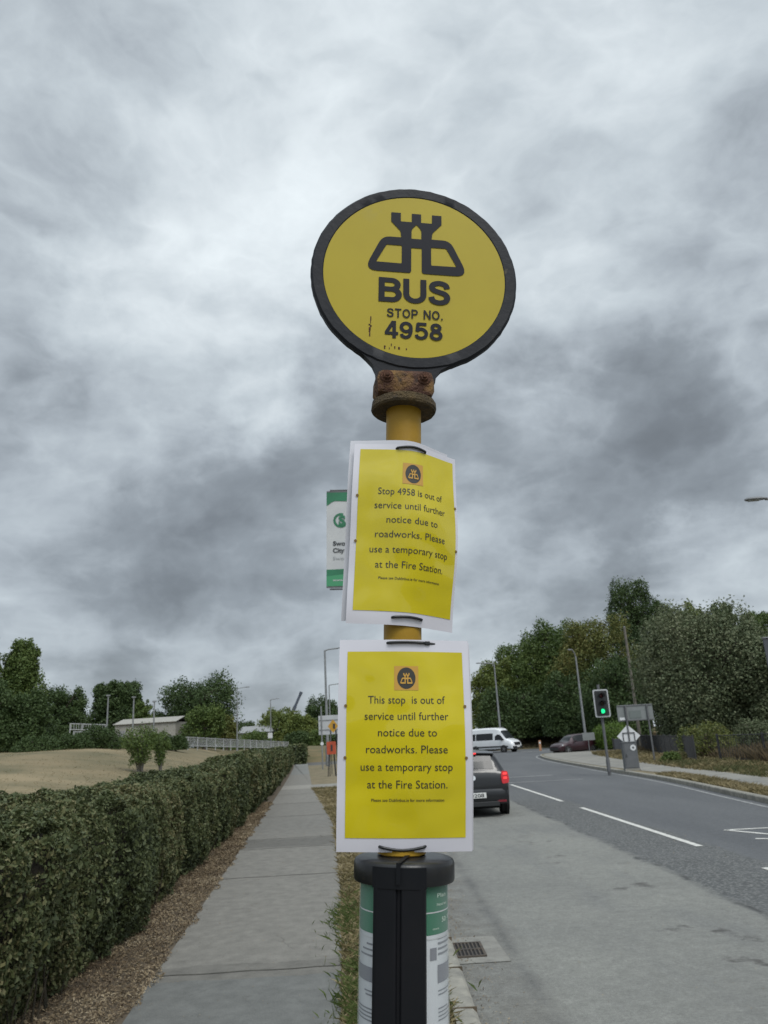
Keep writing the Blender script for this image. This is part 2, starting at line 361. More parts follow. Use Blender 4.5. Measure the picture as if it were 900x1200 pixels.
def text_geo(body, size=1.0, bold=0.0, width=None, cap=None, spacing=1.0):
    c = bpy.data.curves.new('t', 'FONT'); c.body = body; c.size = size; c.align_x = 'LEFT'; c.offset = bold; c.resolution_u = 3; c.space_character = spacing
    o = bpy.data.objects.new('t', c); COL.objects.link(o)
    bpy.context.view_layer.update()
    me = bpy.data.meshes.new_from_object(o.evaluated_get(bpy.context.evaluated_depsgraph_get()))
    v = np.array([p.co[:2] for p in me.vertices]) if len(me.vertices) else np.zeros((0, 2)); f = [list(p.vertices) for p in me.polygons]
    bpy.data.objects.remove(o, do_unlink=True); bpy.data.curves.remove(c); bpy.data.meshes.remove(me)
    if len(v):
        x0, x1 = v[:, 0].min(), v[:, 0].max(); v[:, 0] -= (x0+x1)/2
        if width: v[:, 0] *= width/(x1-x0)
        if cap: v[:, 1] *= cap/(.73*size)
    return v, f
def shape_geo(loops):                    # outer loop plus holes, filled flat
    c = bpy.data.curves.new('s', 'CURVE'); c.dimensions = '2D'; c.fill_mode = 'BOTH'
    for lp in loops:
        s = c.splines.new('POLY'); s.points.add(len(lp)-1); s.use_cyclic_u = True
        for p, (x, y) in zip(s.points, lp): p.co = (x, y, 0, 1)
    o = bpy.data.objects.new('s', c); COL.objects.link(o); bpy.context.view_layer.update()
    me = bpy.data.meshes.new_from_object(o.evaluated_get(bpy.context.evaluated_depsgraph_get()))
    v = np.array([p.co[:2] for p in me.vertices]); f = [list(p.vertices) for p in me.polygons]
    bpy.data.objects.remove(o, do_unlink=True); bpy.data.curves.remove(c); bpy.data.meshes.remove(me)
    return v, f
def round_poly(pts, r, n=5):
    out = []
    for i, p in enumerate(pts):
        p = Vector(p); a = Vector(pts[i-1]); b = Vector(pts[(i+1) % len(pts)]); rr = r[i] if isinstance(r, (list, tuple)) else r
        if rr <= 0: out.append(tuple(p)); continue
        da, db = (a-p), (b-p); k = min(rr, da.length*.48, db.length*.48); s, e = p+da.normalized()*k, p+db.normalized()*k
        for j in range(n+1):
            u = j/n; out.append(tuple(s*(1-u)**2 + p*2*u*(1-u) + e*u*u))
    return out

# ------------------------------------------------------------------ the ground plan
def smooth(a): a = np.clip(a, 0, 1); return a*a*(3-2*a)
def sheet(name, pts, z, mat):
    bm = bmesh.new(); vs = [bm.verts.new((x, y, z)) for x, y in pts]
    bm.faces.new(vs); bmesh.ops.triangulate(bm, faces=bm.faces); bmesh.ops.recalc_face_normals(bm, faces=bm.faces)
    if bm.faces[0:1] and sum(f.normal.z for f in bm.faces) < 0: bmesh.ops.reverse_faces(bm, faces=bm.faces)
    me = bpy.data.meshes.new(name); bm.to_mesh(me); bm.free(); me.materials.append(mat)
    o = bpy.data.objects.new(name, me); COL.objects.link(o); o['kind'] = 'structure'; return o
def spline(pts, n=6):
    out = []
    for i in range(len(pts)-1):
        p = [Vector(pts[max(i-1, 0)]), Vector(pts[i]), Vector(pts[i+1]), Vector(pts[min(i+2, len(pts)-1)])]
        for j in range(n):
            t = j/n; out.append(tuple(.5*((2*p[1])+(-p[0]+p[2])*t+(2*p[0]-5*p[1]+4*p[2]-p[3])*t*t+(-p[0]+3*p[1]-3*p[2]+p[3])*t**3)))
    out.append(tuple(pts[-1])); return out
def offset(line, d):
    out = []
    for i, p in enumerate(line):
        a = Vector(line[max(i-1, 0)]); b = Vector(line[min(i+1, len(line)-1)]); t = (b-a).normalized(); out.append((p[0]+t.y*d, p[1]-t.x*d))
    return out

KL = .51
kerb_right = spline([(6.6, -6), (7.3, 6), (8.43, 18), (9.45, 27.5), (10.1, 39.7), (11.35, 56), (13.2, 66.5), (16.5, 71), (22, 73.2), (34, 75), (60, 79)])
path_l = lambda Y: -1.75-.0884*(Y-5.7) - .00013*np.maximum(np.asarray(Y, float)-26, 0)**2
PR = [(-8, -.30), (5.45, -.33), (9.8, -.56), (17.8, -1.13), (25, -1.95), (32.6, -2.85), (80, -7.4), (130, -15.2)]
path_r = lambda Y: np.interp(Y, [p[0] for p in PR], [p[1] for p in PR])
hedge_f = lambda Y: path_l(Y) - np.interp(Y, [0, 5, 12, 22, 40], [.55, .5, .42, .22, .15])

def asphalt():
    m = bpy.data.materials.new('road_surface'); m.use_nodes = True; t = m.node_tree; nd = t.nodes; b = nd['Principled BSDF']
    tcn = nd.new('ShaderNodeTexCoord'); co = tcn.outputs['Object']; sp = nd.new('ShaderNodeSeparateXYZ'); t.links.new(co, sp.inputs[0])
    def nz(s, d=6, r=.6, vec=co):
        n = nd.new('ShaderNodeTexNoise'); n.inputs['Scale'].default_value = s; n.inputs['Detail'].default_value = d; n.inputs['Roughness'].default_value = r; t.links.new(vec, n.inputs['Vector']); return n.outputs[0]
    def mr(f, a, b_, c=0, d=1):
        r = nd.new('ShaderNodeMapRange'); t.links.new(f, r.inputs[0]); r.inputs[1].default_value = a; r.inputs[2].default_value = b_; r.inputs[3].default_value = c; r.inputs[4].default_value = d; return r.outputs[0]
    def ma(op, a, b_):
        n = nd.new('ShaderNodeMath'); n.operation = op
        for i, v in enumerate((a, b_)):
            if isinstance(v, (int, float)): n.inputs[i].default_value = v
            else: t.links.new(v, n.inputs[i])
        return n.outputs[0]
    def mix(f, a, b_):
        x = nd.new('ShaderNodeMix'); x.data_type = 'RGBA'
        if isinstance(f, float): x.inputs[0].default_value = f
        else: t.links.new(f, x.inputs[0])
        for s, v in ((6, a), (7, b_)):
            if isinstance(v, tuple): x.inputs[s].default_value = (*v, 1)
            else: t.links.new(v, x.inputs[s])
        return x.outputs[2]
    st = nd.new('ShaderNodeMapping'); t.links.new(co, st.inputs[0]); st.inputs['Scale'].default_value = (1, .22, 1)
    xw = ma('ADD', sp.outputs[0], ma('MULTIPLY', ma('SUBTRACT', nz(.8, 5), .5), .35))
    A = mix(mr(nz(.55, 8), .35, .68), (.205, .206, .187), (.165, .166, .154))
    A = mix(mr(nz(1.6, 6, .6, st.outputs[0]), .52, .75), A, (.15, .152, .146))
    vor = nd.new('ShaderNodeTexVoronoi'); vor.inputs['Scale'].default_value = 26; t.links.new(co, vor.inputs['Vector'])
    Bc = mix(mr(vor.outputs['Distance'], .15, .6), (.18, .182, .174), (.078, .081, .081))
    Bc = mix(mr(nz(.9), .5, .8), Bc, (.12, .122, .122))
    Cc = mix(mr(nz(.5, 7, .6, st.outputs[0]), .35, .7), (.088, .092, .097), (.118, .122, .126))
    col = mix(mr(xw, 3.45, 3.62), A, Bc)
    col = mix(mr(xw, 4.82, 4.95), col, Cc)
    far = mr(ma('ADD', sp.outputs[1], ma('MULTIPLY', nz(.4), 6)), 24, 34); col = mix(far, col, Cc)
    # ragged joint, gutter dirt, oil spots, fine grain
    j = ma('MULTIPLY', mr(ma('ABSOLUTE', ma('SUBTRACT', xw, 3.55), 0), 0, .07, 1, 0), mr(nz(3), .45, .6)); col = mix(j, col, (.05, .05, .05))
    gut = ma('MULTIPLY', mr(sp.outputs[0], .5, 1.25, 1, 0), mr(nz(2.5), .32, .62)); col = mix(gut, col, (.115, .108, .095))
    tr = ma('MULTIPLY', mr(ma('ABSOLUTE', ma('SUBTRACT', sp.outputs[0], 1.02), 0), 0, .1, 1, 0), mr(nz(1.1), .35, .6)); col = mix(ma('MULTIPLY', tr, .7), col, (.085, .085, .083))
    sx = ma('MULTIPLY', mr(ma('ABSOLUTE', ma('SUBTRACT', sp.outputs[0], 2.7), 0), .2, .8, 1, 0), mr(nz(1.9, 5), .60, .68)); col = mix(ma('MULTIPLY', sx, .8), col, (.055, .05, .047))
    mt_ = mr(nz(9, 7, .68), .32, .68, .85, 1.14); mt2 = mr(nz(34, 4, .65), .3, .7, .82, 1.18)
    g = nz(140, 2); col2 = nd.new('ShaderNodeMix'); col2.data_type = 'RGBA'; col2.blend_type = 'MULTIPLY'; col2.inputs[0].default_value = 1; t.links.new(col, col2.inputs[6])
    cc = nd.new('ShaderNodeCombineColor'); gv = ma('MULTIPLY', ma('MULTIPLY', mr(g, .3, .7, .7, 1.25), mt_), mt2)
    for i in range(3): t.links.new(gv, cc.inputs[i])
    t.links.new(cc.outputs[0], col2.inputs[7]); t.links.new(col2.outputs[2], b.inputs['Base Color'])
    b.inputs['Roughness'].default_value = .85; b.inputs['Specular IOR Level'].default_value = .35
    bn = nd.new('ShaderNodeBump'); bn.inputs['Strength'].default_value = .7; bn.inputs['Distance'].default_value = .008; t.links.new(nz(60, 6, .7), bn.inputs['Height']); t.links.new(bn.outputs[0], b.inputs['Normal'])
    return m
def path_mat():
    m = bpy.data.materials.new('footpath_concrete'); m.use_nodes = True; t = m.node_tree; nd = t.nodes; b = nd['Principled BSDF']
    tcn = nd.new('ShaderNodeTexCoord'); co = tcn.outputs['Object']; sp = nd.new('ShaderNodeSeparateXYZ'); t.links.new(co, sp.inputs[0])
    def nz(s, d=6):
        n = nd.new('ShaderNodeTexNoise'); n.inputs['Scale'].default_value = s; n.inputs['Detail'].default_value = d; n.inputs['Roughness'].default_value = .62; t.links.new(co, n.inputs['Vector']); return n.outputs[0]
    def mr(f, a, b_, c=0, d=1):
        r = nd.new('ShaderNodeMapRange'); t.links.new(f, r.inputs[0]); r.inputs[1].default_value = a; r.inputs[2].default_value = b_; r.inputs[3].default_value = c; r.inputs[4].default_value = d; return r.outputs[0]
    # pours of different age: one grey per length of path
    y = nd.new('ShaderNodeMath'); y.operation = 'MULTIPLY_ADD'; t.links.new(nz(1.5), y.inputs[0]); y.inputs[1].default_value = .25; t.links.new(sp.outputs[1], y.inputs[2])
    r = nd.new('ShaderNodeValToRGB'); r.color_ramp.interpolation = 'CONSTANT'; t.links.new(mr(y.outputs[0], 0, 100), r.inputs[0]); el = r.color_ramp.elements
    pours = [(0, .125), (6.60, .128), (6.66, .16), (14.2, .105), (15.6, .155), (24.8, .14), (25.0, .17), (33, .23), (36, .15), (36.2, .17), (50, .15)]
    el[0].position = 0; el[0].color = (.125, .127, .119, 1); el[1].position = pours[-1][0]/100; el[1].color = (.17, .172, .16, 1)
    for p, v in pours[1:-1]:
        e = el.new(p/100); e.color = (v*1.06, v*1.01, v*.89, 1)
    x = nd.new('ShaderNodeMix'); x.data_type = 'RGBA'; x.blend_type = 'MULTIPLY'; x.inputs[0].default_value = 1; t.links.new(r.outputs[0], x.inputs[6])
    a = nd.new('ShaderNodeMath'); a.operation = 'MULTIPLY'; t.links.new(mr(nz(7, 9), .3, .7, .80, 1.18), a.inputs[0]); t.links.new(mr(nz(110, 2), .3, .7, .8, 1.15), a.inputs[1])
    cc = nd.new('ShaderNodeCombineColor')
    for i in range(3): t.links.new(a.outputs[0], cc.inputs[i])
    t.links.new(cc.outputs[0], x.inputs[7])
    wn = nd.new('ShaderNodeTexNoise'); wn.inputs['Scale'].default_value = 1.3; wn.inputs['Detail'].default_value = 7; t.links.new(co, wn.inputs['Vector'])
    va = nd.new('ShaderNodeVectorMath'); va.operation = 'MULTIPLY_ADD'; t.links.new(wn.outputs['Color'], va.inputs[0]); va.inputs[1].default_value = (.7, .7, 0); t.links.new(co, va.inputs[2])
    vo = nd.new('ShaderNodeTexVoronoi'); vo.feature = 'DISTANCE_TO_EDGE'; vo.inputs['Scale'].default_value = .42; t.links.new(va.outputs[0], vo.inputs['Vector'])
    ck = mr(vo.outputs['Distance'], .0, .004, .6, 0); st_ = mr(nz(3.7, 7), .63, .72)
    sm = nd.new('ShaderNodeMath'); sm.operation = 'MULTIPLY'; t.links.new(ck, sm.inputs[0]); t.links.new(mr(nz(.9), .50, .62), sm.inputs[1])
    mx2 = nd.new('ShaderNodeMath'); mx2.operation = 'MULTIPLY_ADD'; t.links.new(st_, mx2.inputs[0]); mx2.inputs[1].default_value = .35; t.links.new(sm.outputs[0], mx2.inputs[2]); mx2.use_clamp = True
    xc = nd.new('ShaderNodeMix'); xc.data_type = 'RGBA'; t.links.new(mx2.outputs[0], xc.inputs[0]); t.links.new(x.outputs[2], xc.inputs[6]); xc.inputs[7].default_value = (.06, .057, .05, 1)
    t.links.new(xc.outputs[2], b.inputs['Base Color']); b.inputs['Roughness'].default_value = .9
    bn = nd.new('ShaderNodeBump'); bn.inputs['Strength'].default_value = .4; bn.inputs['Distance'].default_value = .006; t.links.new(nz(80, 4), bn.inputs['Height']); t.links.new(bn.outputs[0], b.inputs['Normal'])
    return m
ROAD = asphalt(); PATH = path_mat()

sheet('ground', [(-900, -300), (900, -300), (900, 1800), (-900, 1800)], -.06, MT['ground'])
main = [(KL, -6), (KL, 74)] + [p for p in reversed(kerb_right) if p[1] < 74]
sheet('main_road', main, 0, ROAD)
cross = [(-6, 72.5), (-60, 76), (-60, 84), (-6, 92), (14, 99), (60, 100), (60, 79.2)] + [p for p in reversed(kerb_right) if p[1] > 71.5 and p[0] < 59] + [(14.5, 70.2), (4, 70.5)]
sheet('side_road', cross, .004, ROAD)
Ys = list(np.concatenate([np.arange(-8, 40, 1.0), np.arange(40, 131, 4)]))
sheet('footpath', [(float(path_l(y)), y) for y in Ys] + [(float(path_r(y)), y) for y in reversed(Ys)], .12, PATH)
sheet('litter_strip', [(float(path_l(y)), y) for y in reversed(Ys)] + [(float(hedge_f(y))-1.6, y) for y in Ys], .112, MT['soil'])
YV = [y for y in Ys if y <= 72]
sheet('verge', [(float(path_r(y)), y) for y in YV] + [(KL-.14, 72), (KL-.14, -8)], .112, MT['verge'])
sheet('crossing_slab', [(float(path_r(33))-.02, 33), (KL-.14, 33), (KL-.14, 36), (float(path_r(36))-.02, 36)], .124, MT['pave'])
b = MB()
for y in (2.1, 6.68, 11.2, 14.2, 15.6, 20.4, 24.9, 29.5):     # joints sawn across the path
    n_ = 8; xl, xr = float(path_l(y)), float(path_r(y)); v = [(xl+(xr-xl)*i/n_, y+.012*math.sin(i*1.9+y)+w_*(.007+.0008*y), .1225) for w_ in (-1, 1) for i in range(n_+1)]
    b.add(v, [(i, i+1, n_+2+i, n_+1+i) for i in range(n_)])
b.build('path_joints', M('joint_dirt', (.05, .047, .04), (.075, .07, .058), 9, .95), None, None, 'structure')
# right pavement and verges
inner = offset(kerb_right, .15)
def cut(line, a, b): return [p for p in line if a <= p[1] <= b]
pav_in = spline([(7.9, -6), (8.45, 6), (9.35, 18), (10.35, 27), (10.3, 32), (10.45, 40), (11.6, 56), (13.4, 66), (16.7, 70.6), (22, 72.8)])
pav_out = spline([(9.9, -6), (10.4, 6), (11.2, 20), (11.75, 27), (12.2, 33), (12.9, 40), (15, 56), (17.5, 64), (22, 68)])
sheet('right_pavement', pav_in + list(reversed(pav_out)), .124, MT['pave'])
sheet('right_verge', cut(inner, -6, 100) + [(60, 79.2), (60, -6)], .112, MT['verge'])
def kerb(name, line, h=.13):
    inn = offset(line, .15); b = MB(); n = len(line)
    prof = [(0, -.05), (0, h-.025), (.15, h-.004), (.62, h), (1, h)]
    v = [(a[0]+(c[0]-a[0])*u, a[1]+(c[1]-a[1])*u, z) for a, c in zip(line, inn) for u, z in prof]
    f = [(i*5+k, i*5+k+1, (i+1)*5+k+1, (i+1)*5+k) for i in range(n-1) for k in range(4)]
    return b.add(v, f).build(name, MT['kerb'], None, 30, 'structure')
kerb('kerb', list(reversed([(KL, -8+.9*i) for i in range(90)])))
kerb('right_kerb', kerb_right)
b = MB()
for i in range(90):                       # open joints between the kerb stones
    if i % 1 == 0: b.box((KL-.075, -8+.9*i, .07), (.156, .012, .13))
b.build('kerb_joints', MT['soil'], None, None, 'structure')

def line_strip(name, segs, mat, z=.006):
    b = MB()
    for (x0, y0, x1, y1, w) in segs:
        d = Vector((x1-x0, y1-y0)).normalized(); n = Vector((-d.y, d.x))*w/2
        b.add([(x0+n.x, y0+n.y, z), (x1+n.x, y1+n.y, z), (x1-n.x, y1-n.y, z), (x0-n.x, y0-n.y, z)], [(0, 3, 2, 1)])
    return b.build(name, mat, None, None, 'structure')
line_strip('centre_line', [(4.69, 12.46, 4.69, 19.6, .11), (4.69, 21.6, 4.69, 30, .11), (4.69, 3.5, 4.69, 10.4, .11), (4.69, -4, 4.69, 1.5, .11)], MT['white_line'])
line_strip('turn_markings', [(5.78, 14.1, 7.6, 14.0, .10), (5.78, 14.1, 6.15, 13.3, .10), (5.74, 12.9, 7.0, 12.2, .10)], MT['white_line'])
line_strip('stop_line', [(1.2, 35.2, 7.3, 35.0, .3), (4.8, 31.2, 7.6, 30.9, .2)], MT['old_line'])
line_strip('edge_line', [tuple(offset(kerb_right, -.28)[i]) + tuple(offset(kerb_right, -.28)[i+1]) + (.1,) for i in range(2, 40)], MT['old_line'])
line_strip('side_road_line', [(14.5, 84, 20, 81.5, .3), (27, 84, 33, 85, .25), (3, 73, 8, 73, .4)], MT['white_line'], .012)

# field beyond the hedge rising to the embankment
def field_z(X, Y):
    u = -(X-hedge_f(Y))-1.7
    z = .10 + smooth(u/15)*smooth((Y-3)/62)*2.4 + .04*np.sin(X*.31+1)*np.sin(Y*.23)*smooth(u/10)
    return z + .35*smooth((u-8)/30)*smooth((Y-45)/30)
gy = np.concatenate([np.arange(-12, 60, 1.5), np.arange(60, 150, 4)]); gu = np.concatenate([np.arange(0, 30, 1.2), np.arange(30, 160, 8)])
YY, UU = np.meshgrid(gy, gu, indexing='ij'); XX = hedge_f(YY)-1.45-UU; ZZ = field_z(XX, YY)
nI, nJ = XX.shape; idx = np.arange(nI*nJ).reshape(nI, nJ)
FF = np.stack([idx[:-1, :-1], idx[:-1, 1:], idx[1:, 1:], idx[1:, :-1]], -1).reshape(-1, 4)[:, ::-1]
fo = np_mesh('field', np.stack([XX, YY, ZZ], -1).reshape(-1, 3), FF, MT['field'], None, 'structure')
fo.data.polygons.foreach_set('use_smooth', [True]*len(fo.data.polygons))

# gully slab in the channel
t = thing('road_gully', 'square iron road gully grate set in a pale slab beside the kerb', 'drain', (.74, 7.41, 0))
MB().add([(-.22, -.43, .005), (.22, -.43, .005), (.19, .43, .005), (-.22, .43, .005)], [(0, 1, 2, 3)]).build('slab', M('gully_slab', (.23, .225, .20), (.155, .15, .135), 5, .9, .4, c3=(.07, .065, .06), scale3=14, amount3=.38), t)
MB().box((-.13, -.03, .004), (.33, .44, .010)).build('pit', MT['shade'], t)
b = MB()
for s in (-1, 1): b.box((-.13+s*.165, -.03, .010), (.022, .46, .016)); b.box((-.13, -.03+s*.22, .010), (.31, .022, .0158))
b.box((-.13, -.03, .010), (.30, .03, .0155))
for i in range(9): b.box((-.13-.128+.032*i, -.03, .0105), (.013, .42, .012))
b.build('grate', MT['grating'], t)

# bank beyond the junction
XB = np.linspace(-70, 90, 60); YB = np.array([96, 99, 101, 103, 108, 120, 160, 260]); ZB = np.array([-.05, .1, .5, .9, 1.3, 1.6, 1.8, 1.5])
b = MB(); v = []
for i, x in enumerate(XB):
    for y, z in zip(YB, ZB): v.append((x, y + (2.2 if x > 5 else -6) + 1.2*math.sin(x*.2), z+.15*math.sin(x*.5+y)))
f = [(i*8+k, (i+1)*8+k, (i+1)*8+k+1, i*8+k+1) for i in range(59) for k in range(7)]
b.add(v, f).build('bank', M('bank_grass', (.15, .11, .05), (.085, .08, .032), .5, .95, .5), None, 40, 'structure')

# ------------------------------------------------------------------ loose ground cover
def pts_between(fl, fr, y0, y1, n, z, power=1.0):
    Y = y0+(y1-y0)*rng.uniform(0, 1, n)**power; u = rng.uniform(0, 1, n); return np.stack([fl(Y)*(1-u)+fr(Y)*u, Y, np.full(n, z)], 1)
P = pts_between(lambda Y: hedge_f(Y)-.3, lambda Y: path_l(Y)+.035*np.sin(Y*3.1)+.03*np.sin(Y*9.7)+.02, 2.2, 26, 60000, .118, 1.8)
u = rng.uniform(0, 1, len(P)); P[:, 2] += .02*u
V, F = leaf_quads(P, np.tile([0, 0, 1.], (len(P), 1)), .020+.0012*P[:, 1], .34, .5)
o = np_mesh('leaf_litter', V, F, LF['litter']); tag(o, 'brown dead leaves and clippings lying along the foot of the hedge', 'leaf litter', kind='stuff')
n = 2600; Yg = 1.5+22*rng.uniform(0, 1, n)**1.6; Xg = KL+np.abs(rng.normal(0, .16, n))+.01; P = np.stack([Xg, Yg, np.full(n, .008)], 1)
V, F = leaf_quads(P, np.tile([0, 0, 1.], (n, 1)), .008+.0012*Yg*rng.uniform(.5, 1.5, n), .5, .25)
n2_ = 500; P2 = np.stack([rng.uniform(.6, 5.5, n2_), 2.5+16*rng.uniform(0, 1, n2_)**1.5, np.full(n2_, .008)], 1); V2, F2 = leaf_quads(P2, np.tile([0, 0, 1.], (n2_, 1)), .006+.001*P2[:, 1], .6, .25)
n3_ = 700; Y3 = 2.5+16*rng.uniform(0, 1, n3_)**1.5; P3 = np.stack([path_l(Y3)+(path_r(Y3)-path_l(Y3))*rng.beta(.6, .6, n3_), Y3, np.full(n3_, .127)], 1); V3, F3 = leaf_quads(P3, np.tile([0, 0, 1.], (n3_, 1)), .008+.001*Y3, .4, .25)
o = np_mesh('gutter_debris', np.concatenate([V, V2, V3]), np.concatenate([F, F2+len(V), F3+len(V)+len(V2)]), LF['litter']); tag(o, 'scattered grit and leaf scraps along the kerb and footpath', 'debris', kind='stuff')
# dry and green grass of the verge by the bus stop
P = pts_between(path_r, lambda Y: np.full_like(Y, KL-.15), 1.4, 33, 42000, .112, 1.9)
P = P[(lnoise(P, 2.2, 3) > -.75)]
wob = path_r(P[:, 1])+.10*np.sin(P[:, 1]*2.3)+.05*np.sin(P[:, 1]*7); P = P[P[:, 0] > wob-.08]
V, F = blade_tris(P, .035+.0012*P[:, 1], .0016+.0003*P[:, 1].mean(), 1.1)
o = np_mesh('dry_grass', V, F, LF['straw']); tag(o, 'short straw coloured grass on the verge around the bus stop', 'grass', kind='stuff')
P = np.concatenate([rng.normal([-.18, 6.0, .112], [.10, .55, 0], (1700, 3)), rng.normal([-.12, 4.4, .112], [.12, .5, 0], (450, 3)), rng.normal([-.42, 8.4, .112], [.09, .5, 0], (700, 3)),
                    rng.normal([.15, 5.2, .112], [.12, .7, 0], (300, 3))])
V, F = blade_tris(P, .06, .0022, .8)
o = np_mesh('green_grass', V, F, LF['grass']); tag(o, 'tuft of green grass at the edge of the footpath behind the timetable holder', 'grass', kind='stuff')
def inr(line, Y): return np.interp(Y, [p[1] for p in line][:46], [p[0] for p in line][:46])
P = pts_between(lambda Y: inr(inner, Y)+.05, lambda Y: inr(pav_in, Y), 12, 29, 9000, .112); V, F = blade_tris(P, .10, .012, .7)
P2 = pts_between(lambda Y: inr(pav_out, Y)-.25, lambda Y: inr(pav_out, Y)+3.0, 30, 62, 9000, .112); V2, F2 = blade_tris(P2, .16, .022, .7)
o = np_mesh('verge_grass', np.concatenate([V, V2]), np.concatenate([F, F2+len(V)]), LF['straw']); tag(o, 'straw coloured grass on the verge across the road', 'grass', kind='stuff')
P = pts_between(lambda Y: inr(pav_out, Y)-.1, lambda Y: inr(pav_out, Y)+2.6, 14, 42, 14000, .112); P = P[lnoise(P, .9, 5) > -.5]
V, F = blade_tris(P, .15+.13*np.clip(lnoise(P, .5, 8), -.5, 1), .010, .5)
o = np_mesh('rough_grass', V, F, LF['rough']); tag(o, 'rough greenish grass between the pavement and the dark railing', 'grass', kind='stuff')
P = pts_between(lambda Y: inr(pav_out, Y)+3.1, lambda Y: inr(pav_out, Y)+11, 20, 62, 26000, .1); P = P[lnoise(P, .5, 9) > -.55]
Pq = P[::2].copy(); hq = .55+.55*lnoise(Pq, .45, 2); Pq[:, 2] += np.clip(hq, .15, 1.3)*rng.uniform(0, 1, len(Pq)); Vq, Fq = leaf_quads(Pq, rng.normal(0, 1, Pq.shape), np.full(len(Pq), .10), .4, 1)
V, F = blade_tris(P, .42+.5*np.clip(lnoise(P, .4, 2), -.6, 1), .014, .35)
o = np_mesh('dry_brush', np.concatenate([V, Vq]), np.concatenate([F, Fq+len(V)]), LF['brush']); tag(o, 'tall brown weeds growing behind the dark railing', 'weeds', kind='stuff')
n = 26000; Yf = 6+70*rng.uniform(0, 1, n)**1.3; Xf = hedge_f(Yf)-1.5-45*rng.uniform(0, 1, n)**1.3; P = np.stack([Xf, Yf, field_z(Xf, Yf)], 1); P = P[lnoise(P, .35, 4) > -.3]
V, F = blade_tris(P, .06, .009, 1.2)
o = np_mesh('field_grass', V, F, LF['straw']); tag(o, 'short dry grass on the field behind the hedge', 'grass', kind='stuff')
P = rng.uniform([12, 99.5, 0], [36, 106, 0], (9000, 3)); P[:, 2] = np.interp(P[:, 1]-2.2, YB, ZB); V, F = blade_tris(P, .35, .05, .6)
o = np_mesh('bank_grass', V, F, LF['brush']); tag(o, 'brown grass on the bank behind the white minibus', 'grass', kind='stuff')

# ------------------------------------------------------------------ hedges
def hedge_geo(fx, y0, y1, hfun, width, smin, k, cover, corestep=.5):
    # profile walk: front face, rounded top, back
    ys = np.linspace(y0, y1, 600); s = np.maximum(smin, k*ys); dens = cover/(.30*s*s)*(hfun(ys)+width+.5)
    n = int(np.sum((dens[1:]+dens[:-1])*np.diff(ys))*.5); cdf = np.cumsum(dens); cdf /= cdf[-1]
    Y = np.interp(rng.uniform(0, 1, n), cdf, ys); H = hfun(Y); per = H+width+.5; d = rng.uniform(0, 1, n)*per
    X = np.where(d < H, 0, np.where(d < H+width, -(d-H), -width)); Z = np.where(d < H, d, np.where(d < H+width, H, H-(d-H-width)))
    NX = np.where(d < H, 1, np.where(d < H+width, 0, -1)).astype(float); NZ = np.where((d >= H) & (d < H+width), 1, .15)
    r = .22                                     # rounded shoulders
    ex = np.maximum(0, r-np.abs(X)); ez = np.maximum(0, Z-(H-r)); sh = np.where((ex > 0) & (ez > 0), np.maximum(0, np.hypot(ex, ez)-r), 0)
    P = np.stack([fx(Y)+X, Y, Z+.12], 1)
    P[:, 0] -= sh*.7; P[:, 2] -= sh*.7
    bulge = .08*lnoise(P, 2.3, 11)+.075*lnoise(P, 6.5, 12)+.11*lnoise(P, .7, 13)
    under = np.where(d < H, -.13*np.clip(1-Z/.45, 0, 1), 0)
    dep = bulge + under - np.abs(rng.normal(0, .05, n))
    P[:, 0] += NX*dep; P[:, 2] += np.where(NZ > .5, dep*.8, 0)
    m = int(cover*width*float(hfun(y0))/(.30*s[0]**2)); ue = rng.uniform(0, 1, m); he = float(hfun(y0))
    Pe = np.stack([fx(np.full(m, y0))-ue*width, np.full(m, y0)-.05+rng.normal(0, .06, m), .12+he*rng.uniform(0, .97, m)], 1)
    P = np.concatenate([P, Pe]); NX = np.concatenate([NX, np.zeros(m)]); NZ = np.concatenate([NZ, np.full(m, .15)]); Z = np.concatenate([Z, np.full(m, 1.)]); n = len(P)
    NY = np.concatenate([rng.normal(0, .2, n-m), -np.ones(m)])
    keep = (lnoise(P, 8.5, 17) > -.62) & ~((Z < .2) & (rng.uniform(0, 1, n) > .55+Z*2)); P = P[keep]; NX = NX[keep]; NZ = NZ[keep]; NY = NY[keep]
    return P, np.stack([NX, NY, NZ], 1), np.maximum(smin, k*P[:, 1])*np.exp(rng.normal(-.05, .32, len(P)))
